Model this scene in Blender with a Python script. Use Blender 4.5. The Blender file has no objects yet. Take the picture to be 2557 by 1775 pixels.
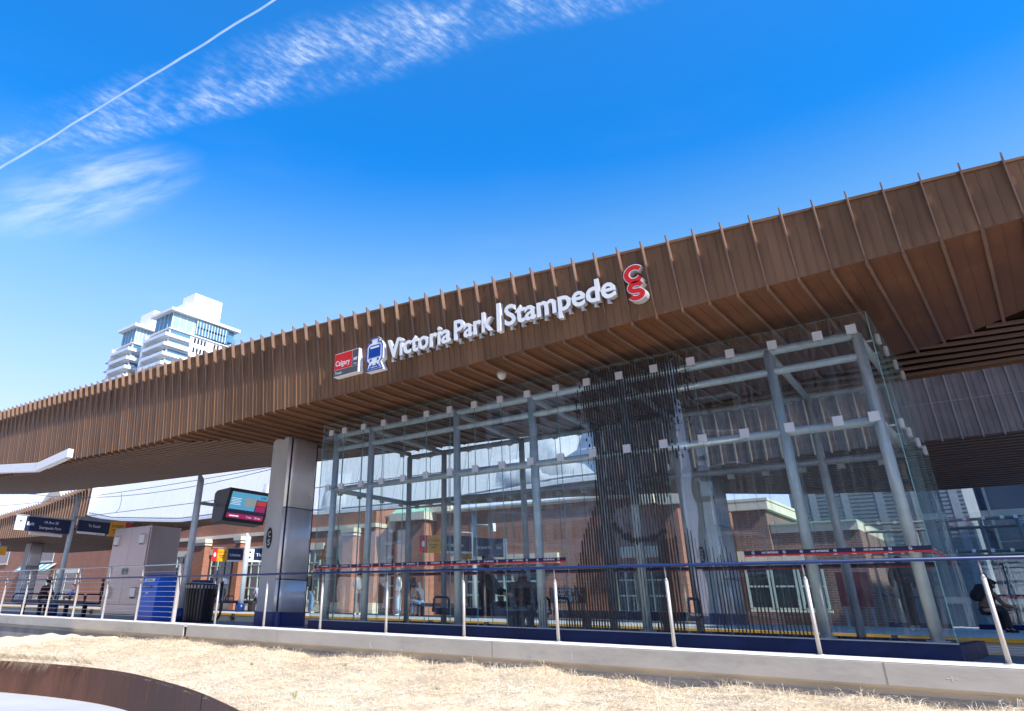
import bpy, math, random
import numpy as np
from mathutils import Vector, Matrix
random.seed(7); rng = np.random.default_rng(7)
S = bpy.context.scene
R = math.radians

# ------------------------------------------------------------------ camera
YAW, PITCH, ROLL = R(41.30728218), R(25.0854341), R(1.28646909)
FPX, PPX, PPY = 1717.85694789, 1035.53808094, 719.55839432     # focal length and principal point in pixels of the 2557 px photograph
cy, sy, cp, sp = math.cos(YAW), math.sin(YAW), math.cos(PITCH), math.sin(PITCH)
_f = Vector((-sy*cp, cy*cp, sp)); _r0 = Vector((cy, sy, 0)); _u0 = _r0.cross(_f)
_r = math.cos(ROLL)*_r0 + math.sin(ROLL)*_u0
_u = -math.sin(ROLL)*_r0 + math.cos(ROLL)*_u0
CAM = Vector((0, 0, 0.40))
cd = bpy.data.cameras.new('camera'); cam = bpy.data.objects.new('camera', cd); S.collection.objects.link(cam)
cam.matrix_world = Matrix(((_r.x, _u.x, -_f.x, CAM.x), (_r.y, _u.y, -_f.y, CAM.y), (_r.z, _u.z, -_f.z, CAM.z), (0, 0, 0, 1)))
cd.sensor_width = 36; cd.sensor_fit = 'HORIZONTAL'; cd.lens = 36*FPX/2557
cd.shift_x = (1278.5-PPX)/2557; cd.shift_y = (PPY-887.5)/2557
cd.clip_start = 0.05; cd.clip_end = 5000
S.camera = cam

def ray(x, y): return _f + _r*((x-PPX)/FPX) - _u*((y-PPY)/FPX)
def at(x, y, Y): d = ray(x, y); return CAM + d*(Y/d.y)          # photograph pixel -> point on the upright plane at depth Y
def atx(x, y, X): d = ray(x, y); return CAM + d*(X/d.x)
def atz(x, y, Z): d = ray(x, y); return CAM + d*((Z-CAM.z)/d.z)

# ------------------------------------------------------------------ light, sky, exposure
SUN_EL, SUN_BETA = R(41), R(12)
sdir = Vector((math.cos(SUN_EL)*math.cos(SUN_BETA), -math.cos(SUN_EL)*math.sin(SUN_BETA), math.sin(SUN_EL)))
sl = bpy.data.lights.new('sun', 'SUN'); sl.energy = 4.8; sl.angle = R(0.5); sl.color = (1, .96, .9)
so = bpy.data.objects.new('sun', sl); S.collection.objects.link(so)
so.rotation_euler = (-sdir).to_track_quat('-Z', 'Y').to_euler(); so.location = sdir*60
S.view_settings.view_transform = 'Standard'; S.view_settings.look = 'None'
S.view_settings.exposure = 0.62; S.view_settings.gamma = 1.0
S.view_settings.use_curve_mapping = False
S.cycles.use_denoising = True
S.cycles.max_bounces = 8; S.cycles.transparent_max_bounces = 40; S.cycles.glossy_bounces = 4; S.cycles.diffuse_bounces = 4
S.cycles.caustics_reflective = False; S.cycles.caustics_refractive = False

W = bpy.data.worlds.new('World'); S.world = W; W.use_nodes = True
def build_world():
    nt = W.node_tree; N = nt.nodes; L = nt.links; N.clear()
    def nd(t, **k):
        n = N.new(t)
        for a, b in k.items(): setattr(n, a, b)
        return n
    def M(op, a, b=None, c=None, clamp=False):
        n = nd('ShaderNodeMath', operation=op, use_clamp=clamp)
        for i, v in enumerate((a, b, c)):
            if v is None: continue
            if isinstance(v, (int, float)): n.inputs[i].default_value = v
            else: L.new(v, n.inputs[i])
        return n.outputs[0]
    def smooth(v, a, b):
        n = nd('ShaderNodeMapRange', interpolation_type='SMOOTHSTEP', clamp=True); L.new(v, n.inputs[0])
        n.inputs[1].default_value = a; n.inputs[2].default_value = b; return n.outputs[0]
    out = nd('ShaderNodeOutputWorld'); bg = nd('ShaderNodeBackground'); L.new(bg.outputs[0], out.inputs[0])
    sky = nd('ShaderNodeTexSky', sky_type='NISHITA'); sky.sun_disc = False
    sky.sun_elevation = SUN_EL; sky.sun_rotation = math.atan2(sdir.x, sdir.y)
    sky.altitude = 1000; sky.air_density = 1.0; sky.dust_density = 0.6; sky.ozone_density = 3.0
    hs = nd('ShaderNodeHueSaturation'); hs.inputs['Saturation'].default_value = 1.30; hs.inputs['Value'].default_value = 1.0
    L.new(sky.outputs[0], hs.inputs['Color'])
    tc = nd('ShaderNodeTexCoord'); D = tc.outputs['Generated']
    nrm = nd('ShaderNodeVectorMath', operation='NORMALIZE'); L.new(D, nrm.inputs[0]); D = nrm.outputs[0]
    def dot(v):
        n = nd('ShaderNodeVectorMath', operation='DOT_PRODUCT'); L.new(D, n.inputs[0]); n.inputs[1].default_value = v; return n.outputs['Value']
    def strip(p0, p1):     # coordinates along and across a streak high in the sky that runs between two directions
        a = ray(*p0).normalized(); b = ray(*p1).normalized(); n = a.cross(b).normalized(); t = (b-a).normalized(); t = (t - n*t.dot(n)).normalized()
        m = (a+b).normalized(); t = (t - m*t.dot(m)).normalized()
        return M('DIVIDE', dot(t), dot(m)), M('DIVIDE', dot(n), dot(m)), dot(m)
    def vec(x, y, z=0.0):
        n = nd('ShaderNodeCombineXYZ')
        for i, v in enumerate((x, y, z)):
            if isinstance(v, (int, float)): n.inputs[i].default_value = v
            else: L.new(v, n.inputs[i])
        return n.outputs[0]
    def noise(v, scale, detail=4, rough=.55, dist=0.0):
        n = nd('ShaderNodeTexNoise'); L.new(v, n.inputs['Vector']); n.inputs['Scale'].default_value = scale
        n.inputs['Detail'].default_value = detail; n.inputs['Roughness'].default_value = rough; n.inputs['Distortion'].default_value = dist
        return n.outputs['Fac']
    # contrail
    u, v, m = strip((0, 421), (686, 0))
    wob = M('MULTIPLY', M('SUBTRACT', noise(vec(u, 0.0), 6, 2), .5), .012)
    av = M('ABSOLUTE', M('ADD', v, wob))
    con = M('MULTIPLY', M('SUBTRACT', 1.0, smooth(av, .0004, .0022)), M('ADD', .12, M('MULTIPLY', noise(vec(M('MULTIPLY', u, .6), v), 46, 6, .65), 1.25)))
    con = M('MULTIPLY', con, smooth(m, 0, .2))
    con = M('MULTIPLY', con, .62)
    # rippled cirrus band (old, spread contrail)
    u, v, m = strip((150, 330), (1330, 5))
    v2 = M('ADD', v, M('MULTIPLY', M('SUBTRACT', noise(vec(u, v), 5, 3), .5), .05))
    band = M('MULTIPLY', smooth(v2, -.062, -.008), M('SUBTRACT', 1.0, smooth(v2, .012, .052)))
    band = M('MULTIPLY', band, smooth(u, -.42, -.22))
    band2 = M('MULTIPLY', M('MULTIPLY', smooth(v2, -.022, -.004), M('SUBTRACT', 1.0, smooth(v2, .004, .026))), smooth(u, -.7, -.3))
    sk = M('ADD', u, M('MULTIPLY', v, -.9))
    rip = noise(vec(M('MULTIPLY', sk, 1.9), M('MULTIPLY', v, 1.1)), 52, 6, .62, .1)
    fine = noise(vec(M('MULTIPLY', u, 1.0), v), 16, 4)
    clump = smooth(noise(vec(M('MULTIPLY', u, 1.0), M('MULTIPLY', v, 1.6)), 9, 4, .6), .36, .66)
    rp = M('MULTIPLY', M('ADD', M('MULTIPLY', smooth(rip, .34, .84), .85), .12), M('MULTIPLY', M('ADD', .10, M('MULTIPLY', clump, .95)), M('ADD', .35, M('MULTIPLY', fine, 1.1))))
    cir = M('MULTIPLY', M('MAXIMUM', band, M('MULTIPLY', band2, .8)), rp)
    cir = M('MULTIPLY', M('MULTIPLY', cir, smooth(m, 0, .2)), .8)
    # soft wisp at the left
    u, v, m = strip((60, 520), (390, 435))
    w2 = noise(vec(M('MULTIPLY', u, .35), M('MULTIPLY', v, 1.6)), 22, 6, .6, .15)
    blob = M('SUBTRACT', 1.0, smooth(M('SQRT', M('ADD', M('POWER', M('DIVIDE', u, .145), 2.0), M('POWER', M('DIVIDE', v, .055), 2.0))), .35, 1.15))
    wis = M('MULTIPLY', M('MULTIPLY', M('MULTIPLY', blob, smooth(w2, .3, .75)), smooth(m, 0, .2)), .55)
    # thin high veil everywhere, thicker low down
    z = dot((0, 0, 1))
    sc = nd('ShaderNodeVectorMath', operation='MULTIPLY'); L.new(D, sc.inputs[0]); sc.inputs[1].default_value = (1.2, 1.2, 5)
    veil = M('MULTIPLY', smooth(noise(sc.outputs[0], 2.2, 5), .5, .85), M('MULTIPLY', M('SUBTRACT', 1.0, smooth(z, .1, .7)), .2))
    haze = M('MULTIPLY', M('SUBTRACT', 1.0, smooth(z, -.02, .62)), .52)
    allc = M('MAXIMUM', M('MAXIMUM', con, cir), M('MAXIMUM', wis, veil))
    allc = M('MINIMUM', M('MAXIMUM', allc, 0.0), 1.0)
    gain = nd('ShaderNodeValToRGB'); L.new(z, gain.inputs[0]); el = gain.color_ramp.elements
    for e_, (p_, c_) in zip([el[0], el[1], el.new(.4), el.new(.5)], ((.22, (.97, .50, .63)), (.70, (.0, .34, .77)), (.42, (.92, .78, .66)), (.57, (.10, .68, .84)))): e_.position = p_; e_.color = (*c_, 1)
    gm = nd('ShaderNodeMix', data_type='RGBA', blend_type='MULTIPLY'); gm.inputs[0].default_value = 1; L.new(hs.outputs[0], gm.inputs[6]); L.new(gain.outputs[0], gm.inputs[7])
    mh = nd('ShaderNodeMix', data_type='RGBA'); L.new(haze, mh.inputs[0]); sc2 = nd('ShaderNodeVectorMath', operation='SCALE'); L.new(gm.outputs[2], sc2.inputs[0]); sc2.inputs['Scale'].default_value = 2.0; L.new(sc2.outputs[0], mh.inputs[6]); mh.inputs[7].default_value = (5.0, 6.4, 8.0, 1)
    mx = nd('ShaderNodeMix', data_type='RGBA'); L.new(allc, mx.inputs[0]); L.new(mh.outputs[2], mx.inputs[6]); mx.inputs[7].default_value = (4.6, 5.2, 6.0, 1)
    L.new(mx.outputs[2], bg.inputs[0]); bg.inputs[1].default_value = 0.14
build_world()

# ------------------------------------------------------------------ materials
MATS = {}
def mat(name, col, rough=.6, metal=0.0, var=.12, scale=4.0, bump=0.0, bscale=None, stretch=(1, 1, 1), col2=None, edge=None, spec=None, emit=None, panel=None, rust=None, streak=None):
    if name in MATS: return MATS[name]
    m = bpy.data.materials.new(name); m.use_nodes = True; nt = m.node_tree; N = nt.nodes; L = nt.links
    b = N['Principled BSDF']; b.inputs['Roughness'].default_value = rough; b.inputs['Metallic'].default_value = metal
    if spec is not None: b.inputs['Specular IOR Level'].default_value = spec
    tc = N.new('ShaderNodeTexCoord'); mp = N.new('ShaderNodeMapping'); mp.inputs['Scale'].default_value = stretch
    L.new(tc.outputs['Object'], mp.inputs[0])
    nz = N.new('ShaderNodeTexNoise'); nz.inputs['Scale'].default_value = scale; nz.inputs['Detail'].default_value = 6; nz.inputs['Roughness'].default_value = .6
    L.new(mp.outputs[0], nz.inputs['Vector'])
    rp = N.new('ShaderNodeValToRGB'); c = np.array(col[:3]); d = np.array(col2[:3]) if col2 else c*(1+var)
    a = c*(1-var) if not col2 else c
    rp.color_ramp.elements[0].position = .3; rp.color_ramp.elements[1].position = .72
    rp.color_ramp.elements[0].color = (*a, 1); rp.color_ramp.elements[1].color = (*np.clip(d, 0, 1), 1)
    L.new(nz.outputs['Fac'], rp.inputs[0]); last = rp.outputs[0]
    if panel:      # every sheet of cladding weathered a little differently
        sx = N.new('ShaderNodeSeparateXYZ'); L.new(tc.outputs['Object'], sx.inputs[0])
        dv = N.new('ShaderNodeMath'); dv.operation = 'DIVIDE'; L.new(sx.outputs[0], dv.inputs[0]); dv.inputs[1].default_value = panel
        fl = N.new('ShaderNodeMath'); fl.operation = 'FLOOR'; L.new(dv.outputs[0], fl.inputs[0])
        wn = N.new('ShaderNodeTexWhiteNoise'); wn.noise_dimensions = '1D'; L.new(fl.outputs[0], wn.inputs['W'])
        mr = N.new('ShaderNodeMapRange'); L.new(wn.outputs['Value'], mr.inputs[0]); mr.inputs[3].default_value = .86; mr.inputs[4].default_value = 1.14
        mm = N.new('ShaderNodeMix'); mm.data_type = 'RGBA'; mm.blend_type = 'MULTIPLY'; mm.inputs[0].default_value = 1
        L.new(last, mm.inputs[6]); L.new(mr.outputs[0], mm.inputs[7]); last = mm.outputs[2]
    if streak:     # long runs and stains, colour, amount
        n2 = N.new('ShaderNodeTexNoise'); n2.inputs['Scale'].default_value = streak[2]; n2.inputs['Detail'].default_value = 5; n2.inputs['Roughness'].default_value = .65
        m2 = N.new('ShaderNodeMapping'); m2.inputs['Scale'].default_value = streak[3]; L.new(tc.outputs['Object'], m2.inputs[0]); L.new(m2.outputs[0], n2.inputs['Vector'])
        r2 = N.new('ShaderNodeMapRange'); r2.interpolation_type = 'SMOOTHSTEP'; L.new(n2.outputs['Fac'], r2.inputs[0]); r2.inputs[1].default_value = .5; r2.inputs[2].default_value = .75; r2.inputs[4].default_value = streak[1]
        mm = N.new('ShaderNodeMix'); mm.data_type = 'RGBA'; L.new(r2.outputs[0], mm.inputs[0]); L.new(last, mm.inputs[6]); mm.inputs[7].default_value = (*streak[0], 1); last = mm.outputs[2]
    L.new(last, b.inputs['Base Color'])
    # roughness follows the same noise
    rr = N.new('ShaderNodeMapRange'); L.new(nz.outputs['Fac'], rr.inputs[0]); rr.inputs[3].default_value = max(0, rough-.1); rr.inputs[4].default_value = min(1, rough+.12)
    L.new(rr.outputs[0], b.inputs['Roughness'])
    if bump:
        nb = N.new('ShaderNodeTexNoise'); nb.inputs['Scale'].default_value = bscale or scale*4; nb.inputs['Detail'].default_value = 5; L.new(mp.outputs[0], nb.inputs['Vector'])
        bp = N.new('ShaderNodeBump'); bp.inputs['Strength'].default_value = bump; bp.inputs['Distance'].default_value = .02; L.new(nb.outputs['Fac'], bp.inputs['Height']); L.new(bp.outputs[0], b.inputs['Normal'])
    if emit:
        b.inputs['Emission Color'].default_value = (*emit[:3], 1); b.inputs['Emission Strength'].default_value = emit[3]
    MATS[name] = m; return m

def glass_mat(name, tint=(.95, .985, .98), ior=1.5, dirt_haze=.03):
    m = bpy.data.materials.new(name); m.use_nodes = True; nt = m.node_tree; N = nt.nodes; L = nt.links; N.clear()
    o = N.new('ShaderNodeOutputMaterial'); t = N.new('ShaderNodeBsdfTransparent'); t.inputs[0].default_value = (*tint, 1)
    g = N.new('ShaderNodeBsdfGlossy'); g.inputs['Roughness'].default_value = .0; g.inputs[0].default_value = (1, 1, 1, 1)
    fr = N.new('ShaderNodeFresnel'); fr.inputs['IOR'].default_value = ior
    # use the front-side index on both faces so the pane behaves like a thin sheet
    ge = N.new('ShaderNodeNewGeometry'); iv = N.new('ShaderNodeMath'); iv.operation = 'MULTIPLY_ADD'; L.new(ge.outputs['Backfacing'], iv.inputs[0]); iv.inputs[1].default_value = (1/ior-ior)*1.0; iv.inputs[2].default_value = ior
    L.new(iv.outputs[0], fr.inputs['IOR'])
    mx = N.new('ShaderNodeMixShader'); L.new(fr.outputs[0], mx.inputs[0]); L.new(t.outputs[0], mx.inputs[1]); L.new(g.outputs[0], mx.inputs[2])
    d = N.new('ShaderNodeBsdfDiffuse'); d.inputs[0].default_value = (.55, .58, .6, 1)
    tb = N.new('ShaderNodeTexCoord'); nb = N.new('ShaderNodeTexNoise'); nb.inputs['Scale'].default_value = 1.1; nb.inputs['Detail'].default_value = 1; L.new(tb.outputs['Object'], nb.inputs['Vector'])
    bp = N.new('ShaderNodeBump'); bp.inputs['Strength'].default_value = .09; bp.inputs['Distance'].default_value = .03; L.new(nb.outputs['Fac'], bp.inputs['Height']); L.new(bp.outputs[0], g.inputs['Normal'])
    tc = N.new('ShaderNodeTexCoord'); mp = N.new('ShaderNodeMapping'); mp.inputs['Scale'].default_value = (7, 7, .35); L.new(tc.outputs['Object'], mp.inputs[0])
    nz = N.new('ShaderNodeTexNoise'); nz.inputs['Scale'].default_value = 3; nz.inputs['Detail'].default_value = 5; L.new(mp.outputs[0], nz.inputs['Vector'])
    mr = N.new('ShaderNodeMapRange'); L.new(nz.outputs['Fac'], mr.inputs[0]); mr.inputs[1].default_value = .45; mr.inputs[2].default_value = .8; mr.inputs[4].default_value = dirt_haze  # pale streaks paint glare and haze onto the glass, besides dirt
    m2 = N.new('ShaderNodeMixShader'); L.new(mr.outputs[0], m2.inputs[0]); L.new(mx.outputs[0], m2.inputs[1]); L.new(d.outputs[0], m2.inputs[2])
    L.new(m2.outputs[0], o.inputs[0]); MATS[name] = m; return m

def brick_mat(name, c1, c2, mortar=(.36, .25, .18)):
    m = bpy.data.materials.new(name); m.use_nodes = True; nt = m.node_tree; N = nt.nodes; L = nt.links; b = N['Principled BSDF']; b.inputs['Roughness'].default_value = .85
    tc = N.new('ShaderNodeTexCoord'); sx = N.new('ShaderNodeSeparateXYZ'); L.new(tc.outputs['Object'], sx.inputs[0])
    ad = N.new('ShaderNodeMath'); ad.operation = 'ADD'; L.new(sx.outputs[0], ad.inputs[0]); L.new(sx.outputs[1], ad.inputs[1])
    cb = N.new('ShaderNodeCombineXYZ'); L.new(ad.outputs[0], cb.inputs[0]); L.new(sx.outputs[2], cb.inputs[1])
    br = N.new('ShaderNodeTexBrick'); L.new(cb.outputs[0], br.inputs['Vector']); br.inputs['Scale'].default_value = 1.0
    br.inputs['Brick Width'].default_value = .30; br.inputs['Row Height'].default_value = .10; br.inputs['Mortar Size'].default_value = .010
    br.inputs['Color1'].default_value = (*c1, 1); br.inputs['Color2'].default_value = (*c2, 1); br.inputs['Mortar'].default_value = (*mortar, 1)
    nz = N.new('ShaderNodeTexNoise'); nz.inputs['Scale'].default_value = .7; nz.inputs['Detail'].default_value = 5; L.new(tc.outputs['Object'], nz.inputs['Vector'])
    mr = N.new('ShaderNodeMapRange'); L.new(nz.outputs['Fac'], mr.inputs[0]); mr.inputs[3].default_value = .75; mr.inputs[4].default_value = 1.25
    mm = N.new('ShaderNodeMix'); mm.data_type = 'RGBA'; mm.blend_type = 'MULTIPLY'; mm.inputs[0].default_value = 1; L.new(br.outputs['Color'], mm.inputs[6]); L.new(mr.outputs[0], mm.inputs[7])
    L.new(mm.outputs[2], b.inputs['Base Color']); MATS[name] = m; return m

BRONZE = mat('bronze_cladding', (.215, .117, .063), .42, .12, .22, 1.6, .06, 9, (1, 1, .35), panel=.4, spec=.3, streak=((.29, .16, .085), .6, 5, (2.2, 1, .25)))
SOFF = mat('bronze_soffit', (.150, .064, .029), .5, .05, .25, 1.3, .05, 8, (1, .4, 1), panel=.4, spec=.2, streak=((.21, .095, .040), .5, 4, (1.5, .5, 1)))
FIN = mat('bronze_fin_sunlit', (.255, .16, .115), .45, .2, .15, 3)  # paler copy of the bronze paints sunlight onto the fins
SLAT = mat('bronze_slat', (.19, .105, .065), .5, .1, .2, 2, stretch=(.15, 1, 1))
DARK = mat('dark_void', (.022, .012, .008), .9, spec=.1)
CONC = mat('concrete', (.47, .435, .38), .85, 0, .10, 1.5, .25, 6, (.6, 1, 1.6), streak=((.33, .31, .285), .7, 2.2, (.5, 1, 1.2)))
CONCD = mat('concrete_shaded_stained', (.30, .28, .255), .9, 0, .25, 2.0, .3, 12, (.5, 1, 1), streak=((.16, .16, .165), .8, 3, (1.2, 1, .5)))
CONCTOP = mat('sunlit_top_and_lime', (.74, .72, .68), .85, 0, .07, 2, .15)  # pale tone paints sunlight on the wall top; also real lime marks
COLC = mat('column_concrete', (.42, .42, .41), .62, 0, .14, 1.2, .12, 8, (1, 1, .4), streak=((.33, .33, .33), .6, 2, (1, 1, 1.4)))
STEEL = mat('brushed_steel', (.82, .82, .81), .30, .22, .08, 3, .05, 2.0, (1, 1, .6))
STEELD = mat('satin_steel', (.60, .59, .57), .38, 1.0, .08, 6)
POSTM = mat('post_grey', (.56, .53, .50), .45, .35, .08, 6)
CABST = mat('cabinet_steel', (.50, .43, .40), .36, .75, .10, 2, .02, 4, (1, 1, .3))
GALV = mat('grey_blue_paint', (.46, .52, .56), .42, .15, .12, 7, .03, 30)
CLAMP = mat('clamp_steel', (.74, .74, .73), .38, .55, .05, 6)
GALVD = mat('grey_paint', (.27, .31, .35), .45, .2, .12, 6)
NAVY = mat('navy_paint', (.0015, .010, .055), .5, 0, .25, 3, .02, 12, streak=((.006, .018, .07), .35, 5, (3, 1, .5)), spec=.25)
NAVYB = mat('navy_gloss', (.006, .032, .15), .35, 0, .15, 3)
SIGNNAVY = mat('sign_navy', (.008, .017, .060), .4, 0, .05, 3)
SIGNRED = mat('sign_red', (.62, .022, .018), .4, 0, .05, 3)
SIGNYEL = mat('sign_yellow', (.85, .36, .01), .45, 0, .05, 3)
SIGNWHITE = mat('sign_white', (.80, .80, .79), .4, 0, .03, 3)
WHITEPAINT = mat('white_paint', (.82, .82, .81), .45, 0, .03, 2)
LETSIDE = mat('letter_return', (.62, .63, .64), .4, .3, .05, 3)
GREYSIGN = mat('sign_grey', (.085, .085, .09), .45, 0, .08, 3)
BLUEBIN = mat('blue_plastic', (.006, .13, .66), .38, 0, .12, 4)
BLACK = mat('black_plastic', (.012, .012, .016), .35, 0, .2, 5)
BLACKM = mat('black_matte', (.022, .020, .022), .85, 0, .3, 6)
STRIPE = mat('lid_grey', (.30, .30, .34), .5)
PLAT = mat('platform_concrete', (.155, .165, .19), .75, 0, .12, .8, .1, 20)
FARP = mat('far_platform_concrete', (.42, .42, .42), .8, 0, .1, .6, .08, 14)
YEL = mat('tactile_yellow', (.75, .38, .02), .7, 0, .12, 5, .2, 60)
BALLAST = mat('track_bed', (.16, .145, .13), .95, 0, .35, 9, .6, 25)
PAVE = mat('pavement', (.50, .495, .485), .85, 0, .10, .7, .2, 22, streak=((.47, .38, .27), .8, .9, (1, 1, 1)))
GROUND = mat('asphalt_ground', (.13, .13, .13), .9, 0, .25, .3)
CORTEN = mat('weathering_steel', (.125, .055, .036), .62, .15, .30, 2.2, .08, 14, (1, 1, .3), streak=((.22, .085, .035), .6, 3, (3, 3, .35)))
SOIL = mat('straw_mat', (.72, .60, .44), .95, 0, .2, 9, .8, 40, (1, 1, 1), col2=(.62, .50, .35))
WHITEPAN = mat('white_panel', (.88, .88, .88), .5, 0, .03, .6)
WHITESH = mat('white_sheet', (.82, .83, .84), .55, 0, .06, 1.2)
CREAM = mat('cream_stone', (.66, .60, .48), .8, 0, .08, 1.5)
PALEGREEN = mat('window_frame_green', (.42, .53, .50), .5)
COPPER = mat('green_copper_roof', (.33, .52, .42), .6, 0, .1, 2)
WINGLASS = mat('dark_window_glass', (.012, .028, .034), .08, 0, .3, .6, spec=.6)
SIDING = mat('grey_blue_siding', (.20, .24, .27), .55, .1, .1, .6)
TOWERGL = mat('tower_glass_blue', (.10, .24, .33), .1, .1, .3, .12, spec=.8)
TOWERGL2 = mat('tower_glass_pale', (.35, .50, .55), .2, 0, .25, .15, spec=.6)
TOWERW = mat('tower_white', (.84, .84, .83), .6, 0, .03, .1)
TOWERS = mat('tower_slab', (.80, .80, .79), .6, 0, .03, .1)
WIRE = mat('wire', (.10, .10, .11), .5)
GLASS = glass_mat('shelter_glass', ior=1.66, dirt_haze=.075)
GLASSEDGE = mat('glass_edge', (.20, .40, .40), .2, 0, .1, 3)
FRIT = mat('black_frit', (.012, .011, .012), .5, 0, .2, 8)
SCREEN = mat('screen_blue', (.02, .09, .16), .3, emit=(.10, .38, .62, .55))
SCREENP = mat('screen_map', (.25, .26, .25), .3, emit=(.35, .40, .38, .4))
SCREENR = mat('screen_red', (.2, .02, .02), .3, emit=(.55, .05, .05, .5))
SCREENM = mat('screen_magenta', (.15, .01, .06), .3, emit=(.40, .015, .12, .5))
SCREENK = mat('screen_dark', (.01, .015, .04), .25, emit=(.01, .02, .06, .4))
SCREENW = mat('screen_white', (.6, .6, .6), .3, emit=(.8, .85, .9, .6))
BRICK = brick_mat('brick', (.38, .135, .075), (.30, .105, .060))
BRICK2 = brick_mat('brick_dark', (.20, .095, .070), (.155, .072, .055), (.28, .25, .23))
BRICK3 = brick_mat('brick_red', (.36, .13, .072), (.28, .10, .058), (.36, .25, .18))
MAROON = mat('maroon_sign', (.13, .012, .025), .5)
SKIN = mat('skin', (.42, .23, .15), .55, 0, .08, 6)
SKIND = mat('skin_brown', (.22, .11, .07), .55, 0, .08, 6)
def cloth(name, col, v=.18): return mat('cloth_'+name, col, .9, 0, v, 14, .25, 60)

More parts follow.
